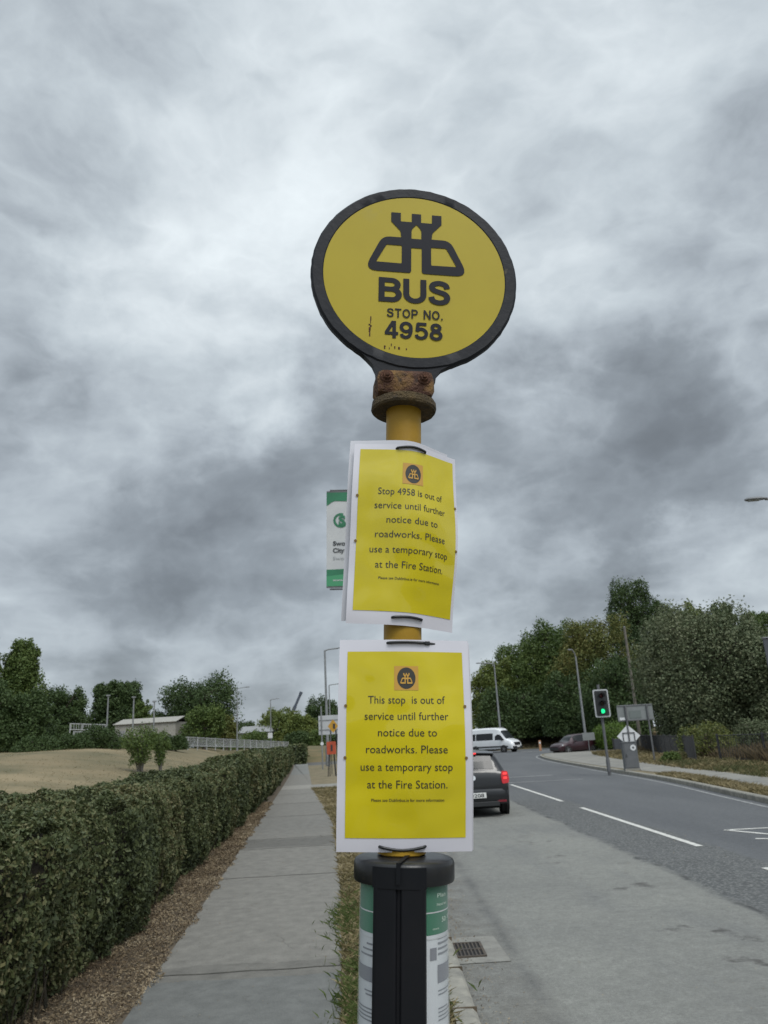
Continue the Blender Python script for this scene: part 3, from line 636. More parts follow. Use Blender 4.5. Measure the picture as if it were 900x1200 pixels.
def make_hedge(label, fx, y0, y1, hfun, width, smin, k, cover, nstray):
    t = thing('hedge', label, 'hedge', (0, 0, 0), group='clipped hedges along the footpath')
    P, Nn, s = hedge_geo(fx, y0, y1, hfun, width, smin, k, cover)
    if nstray:                                   # shoots standing clear of the clipped faces
        m = 520; ys = y0+.5+(40-y0)*rng.uniform(0, 1, m)**1.7; on = rng.uniform(0, 1, m) < .6; hs_ = hfun(ys)+.12
        X0 = fx(ys)-np.where(on, width*rng.uniform(0, 1, m), .0); Z0_ = np.where(on, hs_-.02, hs_*rng.uniform(.3, .95, m)); q = []
        for j in range(6):
            l = j*rng.uniform(.012, .030, m); q.append(np.stack([X0+np.where(on, rng.normal(0, .01, m), l), ys+rng.normal(0, .012, m), Z0_+np.where(on, l, l*.5)], 1))
        q = np.concatenate(q); P = np.concatenate([P, q]); Nn = np.concatenate([Nn, rng.normal(0, 1, q.shape)]); s = np.concatenate([s, np.maximum(.026, .0030*q[:, 1])])
    V, F = leaf_quads(P, Nn, s, .58, .75); np_mesh('foliage', V, F, LF['hedge'], t)
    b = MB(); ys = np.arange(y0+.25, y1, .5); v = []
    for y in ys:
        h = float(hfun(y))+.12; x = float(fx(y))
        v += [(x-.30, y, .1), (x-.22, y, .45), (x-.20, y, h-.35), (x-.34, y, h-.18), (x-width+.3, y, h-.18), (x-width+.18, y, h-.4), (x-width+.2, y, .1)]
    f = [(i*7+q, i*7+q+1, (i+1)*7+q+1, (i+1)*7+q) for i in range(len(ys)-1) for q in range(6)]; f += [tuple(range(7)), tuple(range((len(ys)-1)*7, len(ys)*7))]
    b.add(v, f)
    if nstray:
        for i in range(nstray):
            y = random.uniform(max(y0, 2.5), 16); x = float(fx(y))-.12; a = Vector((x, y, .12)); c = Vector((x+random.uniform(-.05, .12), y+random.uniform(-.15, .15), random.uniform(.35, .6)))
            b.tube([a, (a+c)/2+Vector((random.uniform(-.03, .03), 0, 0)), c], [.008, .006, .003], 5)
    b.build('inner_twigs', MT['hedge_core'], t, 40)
    return t
hh = lambda Y: 1.22 + .30*smooth((np.asarray(Y, float)-6)/30)
make_hedge('long clipped green hedge running from the near left corner along the footpath', hedge_f, 1.2, 74, hh, 1.25, .030, .0031, 2.6, 60)
make_hedge('short dark piece of hedge at the far end of the footpath past the gap', lambda Y: hedge_f(Y)+1.3, 79, 128, lambda Y: 1.75+0*np.asarray(Y, float), 1.6, .2, .0036, 2.4, 0)

# ------------------------------------------------------------------ trees
def crown_points(blobs, n, shell=.16, thin=.0, seed=0, nscale=.8):
    B = np.array(blobs, float); area = (B[:, 3]*B[:, 4]+B[:, 4]*B[:, 5]+B[:, 3]*B[:, 5]); k = rng.choice(len(B), n, p=area/area.sum())
    d = unit(rng.normal(0, 1, (n, 3))); r = 1-np.abs(rng.normal(0, shell, n))
    bump = 1+.22*lnoise(d*3+k[:, None]*3.7, 1.6, seed)
    P = B[k, :3] + d*B[k, 3:6]*(r*bump)[:, None] + np.clip(rng.normal(0, .07, (n, 3)), -.13, .13)*B[k, 3:6]*2
    keep = np.ones(n, bool)
    for q in range(len(B)):                       # hollow out what lies deep inside another clump
        e = np.sum(((P-B[q, :3])/B[q, 3:6])**2, 1); keep &= ~((e < .3) & (k != q) & (rng.uniform(0, 1, n) < .8))
    if thin > 0: keep &= lnoise(P, nscale, seed+1) > (-1+thin)
    return P[keep], d[keep]*(1/B[k, 3:6])[keep]
def ellip_lumps(H, Wd, base, seed, n=14, top_w=.5, flat=.8):
    r = random.Random(seed); out = []
    n = int(n*1.5)
    for i in range(n):
        u = (i+.5)/n; z = base+(H-base)*(.10+.80*u); half = Wd/2*(1-(abs(u-.42)/.6)**2*(1-top_w)); half = max(half, Wd*.14)
        a = r.uniform(0, 6.283); rad = half*r.uniform(.35, .75); s = half*r.uniform(.34, .60)
        s = max(s, Wd*.11)
        out.append((math.cos(a)*rad, math.sin(a)*rad*.8, z, s*1.1, s, s*flat*r.uniform(.8, 1.1)))
    for i in range(n*2):                             # small sprays that break the outline
        u = r.uniform(.12, 1.0); z = base+(H-base)*(.08+.86*u); half = Wd/2*(1-(abs(u-.42)/.6)**2*(1-top_w)); half = max(half, Wd*.16)
        a = r.uniform(0, 6.283); rad = half*r.uniform(.6, .98); q = Wd*r.uniform(.06, .12); out.append((math.cos(a)*rad, math.sin(a)*rad*.8, z, q, q, q*r.uniform(1.0, 1.8)))
    out.append((0, 0, base+(H-base)*.45, Wd*.26, Wd*.24, (H-base)*.38))
    return out
def make_tree(name, label, cat, loc, H, Wd, leaf, base=1.5, n=14000, size=.3, seed=1, lumps=14, thin=.25, top_w=.5, flat=.85, lean=0, group=None, trunk='trunk', blobs=None, wid=.6, shell=.24, core=True, droop=.3, skirt=False):
    t = thing(name, label, cat, loc, group=group)
    B = blobs or ellip_lumps(H, Wd, base, seed, lumps, top_w, flat)
    if lean: B = [(x+lean*z, y, z, a, b_, c) for x, y, z, a, b_, c in B]
    n = int(n*1.3); size *= .86
    P, D = crown_points(B, n, shell, thin, seed)
    P = P[P[:, 2] > .12] if True else P
    D = D[:len(P)] if len(D) != len(P) else D
    xw, yw = Wd*.36, Wd*.3; hz_ = (H-base)
    if skirt:                                      # low growth right down to the ground
        m = int(n*.35); a = rng.uniform(0, 6.283, m); r_ = np.sqrt(rng.uniform(.3, 1, m)); zz = rng.uniform(.05, .45, m)*H
        P = np.concatenate([P, np.stack([np.cos(a)*r_*xw*1.25, np.sin(a)*r_*yw*1.25, zz], 1)]); D = np.concatenate([D, np.stack([np.cos(a), np.sin(a), np.full(m, .4)], 1)])
    V, F = leaf_quads(P, unit(D)*.9, np.full(len(P), size), wid, .7, droop)
    np_mesh('crown', V, F, LF[leaf], t)
    b = MB(); tr = Wd*.028+.05; top = base+(H-base)*.6
    pts = [Vector((0, 0, -.3)), Vector((lean*base*.5+.05, 0, base*.5)), Vector((lean*base, .05, base)), Vector((lean*top, 0, top))]
    b.tube(pts, [tr*1.35, tr, tr*.85, tr*.3], 9)
    for i, (x, y, z, a, b_, c) in enumerate(B):
        if i % 2 == 0 and z > base*.9:
            z0 = max(base*.75, z-.45*math.hypot(x, y)-.6); z0 = min(z0, top)
            s = Vector((lean*z0, 0, z0)); e = Vector((x, y, z)); b.tube([s, s.lerp(e, .5)+Vector((0, 0, .2)), e], [tr*.45, tr*.3, tr*.1], 6)
    b.build('trunk', MT[trunk], t, 50)
    return t
def px_tree(name, label, cat, xc, ytop, wpx, Y, leaf, zb=0.0, **k):
    top = DP(xc, ytop, Y); pxm = FPX*1.045/Y; H = top.z-zb; Wd = wpx/pxm
    # where the stem stands: straight below the crown top
    return make_tree(name, label, cat, (top.x, Y, zb), H, Wd, leaf, **k)

GR, GL = 'trees behind the junction on the right', 'trees along the far edge of the field'
# right: wood behind the junction
px_tree('broadleaf_tree', 'olive green tree behind the white minibus, leftmost of the wood beyond the junction', 'tree', 578, 772, 62, 108, 'olive', zb=1.2, base=.6, n=22000, size=.36, seed=21, thin=.15, skirt=True, group=GR)
px_tree('broadleaf_tree', 'rounded green tree behind the leaning lamp post that rises above the white minibus', 'tree', 607, 752, 80, 112, 'mid', zb=1.3, base=.6, n=26000, size=.36, seed=22, thin=.15, skirt=True, group=GR)
px_tree('broadleaf_tree', 'tall dark tree over the orange marker post, between minibus and maroon car', 'tree', 645, 729, 95, 106, 'mid', zb=1.2, base=.6, n=34000, size=.34, seed=23, thin=.15, skirt=True, group=GR, lumps=18)
px_tree('broadleaf_tree', 'browning tree directly above the maroon car', 'tree', 694, 722, 92, 100, 'rusty', zb=1.2, base=.8, n=34000, size=.32, seed=24, thin=.15, skirt=True, group=GR, lumps=18, top_w=.7)
px_tree('tall_poplar', 'tallest tree on the right, dark crown leaning left above the wood', 'tree', 738, 678, 66, 118, 'dark', zb=1.0, base=3, n=44000, size=.34, seed=125, thin=.2, group=GR, lumps=30, top_w=.62, flat=1.5, lean=-.02)
px_tree('tall_poplar', 'dark pointed tree next right of the tallest one in the wood', 'tree', 772, 699, 48, 116, 'dark', zb=1.0, base=3, n=26000, size=.34, seed=26, thin=.2, group=GR, lumps=26, top_w=.35, flat=1.5)
px_tree('broadleaf_tree', 'low dark tree filling the shade behind the maroon car', 'tree', 668, 790, 90, 97, 'dark', zb=1.0, base=.2, n=14000, size=.34, seed=27, thin=.05, skirt=True, group=GR)
px_tree('broadleaf_tree', 'low dark tree filling the shade behind the front of the minibus', 'tree', 604, 805, 90, 104, 'dark', zb=1.0, base=.2, n=14000, size=.36, seed=28, thin=.05, skirt=True, group=GR)
px_tree('broadleaf_tree', 'dark tree standing behind the traffic light', 'tree', 716, 768, 80, 88, 'dark', zb=.4, base=.2, n=16000, size=.32, seed=29, thin=.05, skirt=True, group=GR)
px_tree('whitebeam', 'broad silvery green round tree behind the direction sign and dark railing', 'tree', 822, 716, 168, 50, 'silver', zb=0, base=.9, n=85000, size=.19, seed=31, thin=.06, skirt=True, group=GR, lumps=30, top_w=.72, flat=.85, shell=.14)
px_tree('whitebeam', 'smaller silvery tree at the right edge beside the round whitebeam', 'tree', 905, 742, 90, 46, 'silver', zb=0, base=.8, n=40000, size=.19, seed=32, thin=.06, skirt=True, group=GR, lumps=18, top_w=.6)
for i, (xc, yt, w, leaf, lab) in enumerate([(808, 704, 56, 'olive', 'olive tree peeping over the left shoulder of the round whitebeam'), (840, 702, 44, 'dark', 'dark tree whose tip shows just over the middle of the round whitebeam'),
                                          (880, 710, 60, 'mid', 'green tree behind the right shoulder of the round whitebeam'), (925, 700, 70, 'olive', 'tree at the right edge below the overhanging lamp')]):
    px_tree('broadleaf_tree', lab, 'tree', xc, yt, w, 84+4*i, leaf, zb=.5, base=2, n=24000, size=.3, seed=41+i, thin=.12, group=GR, lumps=14)
# left: beyond the field
px_tree('tall_poplar', 'tall feathery poplar standing clear above the left end of the field', 'tree', 27, 748, 46, 70, 'mid', zb=2.0, base=2, n=34000, size=.24, seed=151, thin=.34, group=GL, lumps=30, top_w=.72, flat=1.5)
px_tree('tall_poplar', 'poplar cut by the left edge of the view', 'tree', -16, 742, 44, 68, 'mid', zb=2.0, base=2, n=26000, size=.24, seed=52, thin=.34, group=GL, lumps=26, top_w=.6, flat=1.5)
px_tree('broadleaf_tree', 'broad dark tree right of the feathery poplar, ending at the pale fence', 'tree', 74, 806, 64, 124, 'dark', zb=2.0, base=.3, n=26000, size=.38, seed=53, thin=.1, skirt=True, group=GL, lumps=16, top_w=.7)
px_tree('broadleaf_tree', 'dark bushy tree below the feathery poplar', 'tree', 30, 812, 70, 66, 'dark', zb=1.9, base=.2, n=24000, size=.24, seed=54, thin=.08, skirt=True, group=GL)
px_tree('broadleaf_tree', 'dark bushy tree at the left edge of the field', 'tree', -12, 800, 70, 64, 'dark', zb=1.8, base=.2, n=20000, size=.24, seed=55, thin=.08, skirt=True, group=GL)
px_tree('bush', 'dark bush at the field edge below the pale stepped fence', 'bush', 118, 852, 48, 66, 'dark', zb=2.0, base=.0, n=9000, size=.17, seed=56, thin=.1, group=GL)
px_tree('bush', 'low dark bush between the broad dark tree and the bush below the stepped fence', 'bush', 84, 862, 44, 64, 'dark', zb=1.95, base=.0, n=8000, size=.17, seed=57, thin=.1, group=GL)
px_tree('bush', 'low dark bush at the field edge under the bushy trees on the left', 'bush', 44, 866, 50, 60, 'dark', zb=1.9, base=.0, n=8000, size=.17, seed=58, thin=.1, group=GL)
px_tree('bush', 'low brownish bush between the grey sapling and the white parapet railing', 'bush', 150, 868, 40, 72, 'mid', zb=2.2, base=.0, n=6000, size=.17, seed=59, thin=.15, group=GL)
for xc, yt, w, Y, sd, leaf, lab in ((178, 862, 40, 78, 101, 'mid', 'low scrub bush behind the smaller sapling on the field'), (206, 864, 30, 84, 102, 'dark', 'low dark bush at the left end of the white parapet railing'),
      (350, 858, 34, 150, 103, 'dark', 'low dark bush behind the far end of the clipped hedge'), (376, 857, 34, 150, 104, 'mid', 'low green bush behind the lower edge of the grey sign board'), (404, 856, 36, 150, 105, 'dark', 'low bush right of the grey sign board behind the lower notice'),
      (256, 860, 56, 150, 107, 'mid', 'long low bush behind the middle of the white parapet railing'), (300, 858, 40, 160, 106, 'mid', 'low green bush in front of the low grey roofed house')):
    px_tree('bush', lab, 'bush', xc, yt, w, Y, leaf, zb=.8 if Y > 140 else 2.1, base=0, n=7000, size=.2*Y/80, seed=sd, thin=.05, skirt=True, group=GL)
for xc, w, sd, lab in ((127, 33, 61, 'left one of the twin round topped trees behind the pale building'), (152, 30, 62, 'right one of the twin round topped trees behind the pale building')):
    px_tree('twin_tree', lab, 'tree', xc, 797, w, 132, 'dark', zb=2, base=1.5, n=18000, size=.42, seed=sd+100, thin=.15, group=GL, lumps=26, top_w=.8, flat=1.2)
px_tree('broadleaf_tree', 'small green tree right of the twin trees above the pale roof', 'tree', 168, 818, 28, 126, 'mid', zb=2, base=1, n=6000, size=.4, seed=63, thin=.2, group=GL)
px_tree('broadleaf_tree', 'low tree behind the end of the pale building', 'tree', 190, 832, 34, 136, 'dark', zb=2, base=1, n=5000, size=.42, seed=60, thin=.2, group=GL)
px_tree('pine_tree', 'wide flat topped dark tree left of the first lamp beyond the field', 'tree', 232, 800, 84, 136, 'dark', zb=2, base=3, n=26000, size=.42, seed=64, thin=.12, group=GL, lumps=18, top_w=.9, flat=.7)
px_tree('broadleaf_tree', 'rounded mid green tree in front of the flat topped dark tree', 'tree', 240, 826, 48, 118, 'mid', zb=2.2, base=.4, n=9000, size=.36, seed=65, thin=.15, group=GL)
px_tree('broadleaf_tree', 'brownish small tree standing beside the first lamp beyond the field', 'tree', 266, 838, 26, 122, 'rusty', zb=2.2, base=.4, n=4000, size=.36, seed=66, thin=.25, group=GL)
px_tree('broadleaf_tree', 'small far dark dome of a tree left of the second lamp', 'tree', 288, 846, 34, 190, 'dark', zb=1, base=1, n=4000, size=.55, seed=67, thin=.15, group=GL)
px_tree('broadleaf_tree', 'rounded olive tree at the foot of the crane boom', 'tree', 328, 833, 56, 175, 'olive', zb=1, base=.4, n=14000, size=.5, seed=68, thin=.1, skirt=True, group=GL)
px_tree('broadleaf_tree', 'olive tree between the crane boom and the grey sign board', 'tree', 353, 839, 40, 165, 'olive', zb=1, base=.4, n=12000, size=.5, seed=69, thin=.1, skirt=True, group=GL)
px_tree('broadleaf_tree', 'taller dark tree behind the grey sign board', 'tree', 378, 820, 46, 180, 'dark', zb=1, base=1, n=15000, size=.5, seed=70, thin=.12, skirt=True, group=GL)
for i, (xc, yt, w, leaf, lab) in enumerate([(420, 826, 60, 'mid', 'far green tree behind the left half of the lower yellow notice'), (470, 815, 66, 'dark', 'far dark tree behind the pole and lower yellow notice'), (525, 820, 66, 'olive', 'far olive tree behind the right half of the lower yellow notice')]):
    px_tree('broadleaf_tree', lab, 'tree', xc, yt, w, 185, leaf, zb=1, base=1, n=12000, size=.5, seed=71+i, thin=.12, skirt=True, group=GL)
# small saplings on the field
def sapling(label, xc, ytop, Y, wpx, leaf, stems, seed, n):
    p = DP(xc, ytop, Y); z = float(field_z(np.array(p.x), np.array(Y))); H = p.z-z; Wd = wpx/(FPX*1.045/Y); r = random.Random(seed)
    t = thing('sapling', label, 'young tree', (p.x, Y, z), group='saplings on the field')
    bl = []
    for i in range(stems):
        a = r.uniform(0, 6.28); q = r.uniform(.15, .45)*Wd; e = Vector((math.cos(a)*q, math.sin(a)*q, H*r.uniform(.6, .92)))
        MB().tube([Vector((r.uniform(-.12, .12), r.uniform(-.1, .1), -.1)), e*.45+Vector((0, 0, H*.03)), e], [.06, .04, .014], 6).build('stem', MT['trunk_grey'], t)
        bl.append((e.x, e.y, e.z*.9, Wd*.2, Wd*.2, H*.2)); bl.append((e.x*.7, e.y*.7, e.z*.62, Wd*.19, Wd*.19, H*.18)); bl.append((e.x*.6, e.y*.6, e.z*.38, Wd*.15, Wd*.15, H*.13))
    P, D = crown_points(bl, n, .4, .5, seed, 2.0); V, F = leaf_quads(P, unit(D), np.full(len(P), .13), .5, 1.0); np_mesh('crown', V, F, LF[leaf], t)
sapling('larger of two many stemmed leafy saplings standing on the dry field', 167, 845, 46, 46, 'mid', 9, 81, 5200)
sapling('smaller of two leafy saplings standing on the dry field', 188, 847, 48, 24, 'mid', 4, 82, 1800)

# trimmed lime hedge bush, shrubs
p = DP(716, 849, 68)
t = thing('clipped_bush', 'bright lime green clipped round bush behind the traffic light', 'bush', (p.x, 68, .1))
hgt = p.z-.1; wd = 38/(FPX*1.045/68)
P, D = crown_points([(0, 0, hgt*.45, wd*.5, wd*.5, hgt*.55), (-wd*.22, 0, hgt*.5, wd*.33, wd*.4, hgt*.46), (wd*.25, 0, hgt*.45, wd*.33, wd*.4, hgt*.5)], 16000, .05, 0, 83); k = P[:, 2] > 0
V, F = leaf_quads(P[k], D[k], np.full(k.sum(), .13), .6, .4); np_mesh('crown', V, F, LF['lime'], t)
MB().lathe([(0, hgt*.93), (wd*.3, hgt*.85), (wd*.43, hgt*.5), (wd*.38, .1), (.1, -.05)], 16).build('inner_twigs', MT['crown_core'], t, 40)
for xc, yt, w, Y, leaf, lab, sd in [(826, 849, 62, 40, 'shrub', 'yellowish spreading shrub above the gap in the dark railing', 91), (790, 884, 26, 38, 'rough', 'low green weeds bush beside the right sign post', 92),
                                  (880, 845, 50, 41, 'silver', 'thin young bush behind the railing at the right edge', 93), (786, 884, 20, 36, 'mid', 'small low green plant at the foot of the right sign post', 94)]:
    px_tree('shrub', lab, 'shrub', xc, yt, w, Y, leaf, zb=.1, base=.15, n=4200, size=.12, seed=sd, thin=.3, lumps=10, group='shrubs by the dark railing')

# ------------------------------------------------------------------ fences, building, poles in the background
def railing(name, label, cat, pts, h, mat, pitch, post_every, rails=(.12, .95), bar=.02, post=.07, group=None):
    pts = [Vector(q) for q in pts]
    o0 = Vector(pts[0]); t = thing(name, label, cat, o0, group=group); bars = MB(); rl = MB()
    for a, c in zip(pts[:-1], pts[1:]):
        a, c = Vector(a)-o0, Vector(c)-o0; ln = (c-a).length; n = max(1, int(round(ln/post_every)))
        for r in rails: rl.cyl(a+Vector((0, 0, h*r)), c+Vector((0, 0, h*r)), bar*1.1, None, 6)
        for i in range(n+1):
            if i == n and c != Vector(pts[-1])-o0: continue
            q = a.lerp(c, i/n); MB().box(q+Vector((0, 0, h*.5-.15)), (post, post, h*1.03+.3)).build('post', mat, t)
        m = int(ln/pitch)
        for i in range(m):
            q = a.lerp(c, (i+.5)/m); bars.box(q+Vector((0, 0, h*.53)), (bar, bar, h*.82))
    rl.build('rail', mat, t); bars.build('bars', mat, t); return t
def on_field(q): return Vector((q.x, q.y, max(q.z, float(field_z(np.array(q.x), np.array(q.y)))+.12)))
railing('parapet_railing', 'long white parapet railing on the embankment right of the building', 'railing', [on_field(DP(196, 875, 92)), on_field(DP(262, 876.5, 108)), on_field(DP(338, 878, 135))], 1.2, MT['white_metal'], .30, 2.6, bar=.045, post=.11, group='white railings beyond the field')
railing('parapet_railing', 'upper white railing of the stepped ramp left of the building', 'railing', [DP(82, 856, 112), DP(124, 857, 116)], .95, MT['white_metal'], .34, 2.0, bar=.06, post=.12, group='white railings beyond the field')
railing('parapet_railing', 'lower white railing of the stepped ramp left of the building', 'railing', [DP(86, 867, 104), DP(122, 867, 108)], 1.05, MT['white_metal'], .34, 2.0, bar=.06, post=.12, group='white railings beyond the field')
FEN = 'dark railings along the far pavement'
railing('dark_railing', 'dark railing left of the gap, running behind the sign posts', 'railing', [(19.5, 62, .1), (16.6, 47, .1), (14.35, 36.9, .1)], 1.2, MT['black_metal'], .14, 2.6, bar=.016, post=.07, group=FEN)
railing('dark_railing', 'dark railing right of the gap at the right edge of the view', 'railing', [(14.85, 35.4, .1), (16.6, 30.6, .1), (17.6, 22, .1)], 1.2, MT['black_metal'], .14, 2.6, bar=.016, post=.07, group=FEN)
t = thing('gate_panel', 'dark blue grey solid gate panel beside the lime green bush', 'gate', DP(741, 884, 62))
MB().box((0, 0, .55), (2.6, .05, 1.3), b=.01).build('sheet_panel', MT['dark_panel'], t)
for s in (-1, 1): MB().box((s*1.35, 0, .55), (.1, .1, 1.5)).build('post', MT['black_metal'], t)

# pale shed
p0 = DP(134, 872, 118); t = thing('long_shed', 'long low pale shed with a ribbed wall and grey roof beyond the field', 'building', p0, (0, 0, R_(-8)))
Ls = 9.3
b = MB(); b.box((Ls/2, 3, 1.0), (Ls, 6, 3.4))
for i in range(26): b.box((.3+i*Ls/26.5, -.03, 1.0), (.10, .06, 3.38))
b.build('wall', MT['wall_beige'], t)
MB().add([(-.25, -.3, 2.68), (Ls+.25, -.3, 2.68), (Ls+.25, 3, 3.5), (-.25, 3, 3.5), (-.25, 6.3, 2.68), (Ls+.25, 6.3, 2.68), (-.25, -.3, 2.74), (Ls+.25, -.3, 2.74), (Ls+.25, 3, 3.56), (-.25, 3, 3.56), (-.25, 6.3, 2.74), (Ls+.25, 6.3, 2.74)],
         [(0, 1, 2, 3), (3, 2, 5, 4), (6, 7, 8, 9), (9, 8, 11, 10), (0, 1, 7, 6), (4, 5, 11, 10), (0, 3, 9, 6), (3, 4, 10, 9), (1, 2, 8, 7), (2, 5, 11, 8)]).build('roof', MT['wall_beige'], t)
MB().box((1.2, -.045, .7), (.9, .03, 2.2)).build('door', MT['roof_grey'], t)
# low house further along
p0 = DP(280, 868, 170); t = thing('low_house', 'low grey roofed house far behind the white parapet railing', 'house', p0)
MB().box((3.4, 3, 0), (7, 6, 3)).build('wall', MT['roof_grey'], t)
MB().add([(-.3, -.4, 1.5), (7.2, -.4, 1.5), (6.6, 3, 2.9), (.3, 3, 2.9), (-.3, 6.4, 1.5), (7.2, 6.4, 1.5)], [(0, 1, 2, 3), (3, 2, 5, 4), (0, 3, 4), (1, 5, 2), (0, 4, 5, 1)]).build('roof', MT['roof_grey'], t)
for x in (1.4, 4.6): MB().box((x, -.02, .3), (1.2, .04, 1.0)).build('window', MT['glass'], t)
for xc, yt, lab in ((127, 815, 'pale thin pole left of the pale shed, in front of the twin trees'), (157, 817, 'pale thin pole rising behind the left half of the pale shed'), (181, 822, 'pale thin pole rising behind the right half of the pale shed')):
    q = DP(xc, yt, 112); t = thing('floodlight_pole', lab, 'pole', (q.x, 112, 1.5), group='thin poles by the shed')
    MB().cyl((0, 0, 0), (0, 0, q.z-1.5), .15, .09, 8).build('post', MT['galv'], t); MB().box((0, 0, q.z-1.5), (.5, .3, .18)).build('lamp_head', MT['galv'], t)

# crane
base = DP(334, 862, 230); t = thing('mobile_crane', 'dark telescopic crane boom sticking up behind the far trees', 'crane', (base.x, 230, 1.5))
a = DP(338, 846, 230)-Vector((base.x, 230, 1.5)); e = DP(352.5, 812.5, 230)-Vector((base.x, 230, 1.5)); d = (e-a)
rot = d.to_track_quat('Z', 'Y').to_matrix()
foot = a-d*.25
MB().box(foot.lerp(e, .32), (1.0, .9, (e-foot).length*.64), rot).build('boom_base', MT['crane'], t)
MB().box(foot.lerp(e, .78), (.78, .68, (e-foot).length*.42), rot).build('boom_section', MT['crane'], t)
MB().box(e, (1.1, .8, .9), rot).build('boom_head', MT['crane'], t)
MB().box((foot.x+1, 0, .3), (9, 2.6, 1.4)).build('chassis', MT['amber'], t)
MB().box((foot.x-2.2, 0, 1.7), (1.8, 2.2, 1.6), None, .85).build('cab', MT['amber'], t)
for i in range(4):
    for s in (-1, 1): MB().cyl((foot.x-2.4+2.2*i, s*1.15, -.5), (foot.x-2.4+2.2*i, s*1.4, -.5), .6).build('wheel', MT['tyre'], t)

# ------------------------------------------------------------------ street lamps
def lamp(label, x, Y, zb, top, arm, dirx, diry=0, r=.10, headlen=.75, up=.12, mat='galv'):
    t = thing('street_lamp', label, 'street lamp', (x, Y, zb), group='street lamps'); h = top-zb
    b = MB(); b.cyl((0, 0, -.4), (0, 0, h*.16), r*1.5, r*1.45, 12); b.cyl((0, 0, h*.16), (0, 0, h), r, r*.55, 12); b.build('post', MT[mat], t, 40)
    dv = Vector((dirx, diry, 0)).normalized()
    pts = [Vector((0, 0, h-.25)), Vector((0, 0, h-.02)) + dv*.06, dv*arm*.3 + Vector((0, 0, h+up*.5)), dv*arm + Vector((0, 0, h+up))]
    MB().tube(pts, r*.45, 8).build('arm', MT[mat], t, 50)
    rot = dv.to_track_quat('X', 'Z').to_matrix()
    hb = MB(); prof = [(-headlen/2, .05, .04), (-headlen*.2, .12, .075), (headlen*.2, .15, .085), (headlen*.42, .11, .06), (headlen/2, .05, .03)]
    v = []; f = []
    for xx, w, hz in prof:
        for q in range(10):
            a_ = 2*math.pi*q/10; v.append(rot @ Vector((xx, w*math.cos(a_), max(hz*math.sin(a_), -hz*.45))) + dv*(arm+headlen*.4) + Vector((0, 0, h+up+.02)))
    for i in range(len(prof)-1): f += [(i*10+q, i*10+(q+1) % 10, (i+1)*10+(q+1) % 10, (i+1)*10+q) for q in range(10)]
    f += [tuple(range(9, -1, -1)), tuple(range(40, 50))]
    hd = hb.add(v, f).build('lamp_head', MT['lamp_metal'], t, 50)
    MB().box(dv*(arm+headlen*.5)+Vector((0, 0, h+up-.02)), (headlen*.5, .16, .03), rot).build('lens', MT['lens'], hd)
    return t
def lamp_px(label, xt, yt, Y, arm, dx, dy=0, zb=0.1, **k):
    p = DP(xt, yt, Y); return lamp(label, p.x, Y, zb, p.z, arm, dx, dy, **k)
lamp_px('tall grey lamp post by the grey sign board at the far end of the footpath', 380.5, 762, 66, 1.2, 1, 0, r=.13)
lamp_px('further lamp post just right of the tall one by the grey sign board', 385.5, 803, 105, 1.3, 1, 0, r=.12)
lamp_px('lamp post beside the flat topped dark tree beyond the white parapet', 278, 807, 112, 1.1, 1, 0, zb=1.5)
lamp_px('lamp post with a small white plate beyond the right end of the white parapet', 317, 820, 150, 1.0, 1, 0, zb=1.5, r=.13)
lamp_px('lamp post with its arm to the left above the white minibus', 579, 778, 90, 1.5, -1, -.2, zb=.1, r=.13)
lamp_px('lamp post in front of the browning tree above the maroon car', 674.5, 769, 72, .35, -1, -.7, zb=.05, r=.12, up=.55, headlen=.7)
lamp_px('lamp post outside the right edge whose head reaches into the sky', 945, 585, 25, 1.35, -1, .1, zb=.1, r=.1, up=.12, headlen=.75)
p = DP(317, 862, 149.5); t = thing('white_plate', 'small white square plate on the far lamp post', 'sign', p); MB().box((0, -.35, 0), (.85, .05, .95), b=.01).build('panel', MT['sign_white'], t); MB().box((0, -.2, 0), (.3, .3, .1)).build('bracket', MT['galv'], t)
p = DP(731.5, 735, 58); t = thing('wooden_pole', 'slim grey wooden pole in front of the wood, right of the traffic light', 'pole', (p.x, 58, .1)); MB().cyl((0, 0, -.3), (0, 0, p.z-.1), .13, .09, 10).build('shaft', MT['wood_pole'], t, 40); MB().cyl((0, 0, p.z-.1), (0, 0, p.z-.04), .10, .04, 10).build('cap', MT['galv'], t)

# ------------------------------------------------------------------ sign lettering shapes
def emblem_loops(sx, sy):
    Rr = [((0, 2), 0), ((16, 2), 0), ((16, 33), 0), ((54, 33), 0), ((54, 2), 0), ((87, 2), 0), ((87, 35), 0), ((55, 68), 6), ((52, 91), 0), ((116, 91), 26), ((178, 215), 46), ((18, 215), 10), ((18, 126), 0), ((0, 126), 0)]
    Lr = [((-x, y), r) for (x, y), r in reversed(Rr[1:-1])]
    al = Rr + Lr; out = round_poly([p for p, r in al], [r for p, r in al], 5)
    hr = round_poly([(50, 120), (102, 120), (137, 183), (50, 184)], 4, 3); hl = [(-x, y) for x, y in hr]
    arch = [(17, 93), (17, 64), (12, 54), (0, 42), (-12, 54), (-17, 64), (-17, 93)]
    return [[(x*sx, -y*sy) for x, y in lp] for lp in (out, hr, hl, arch)]

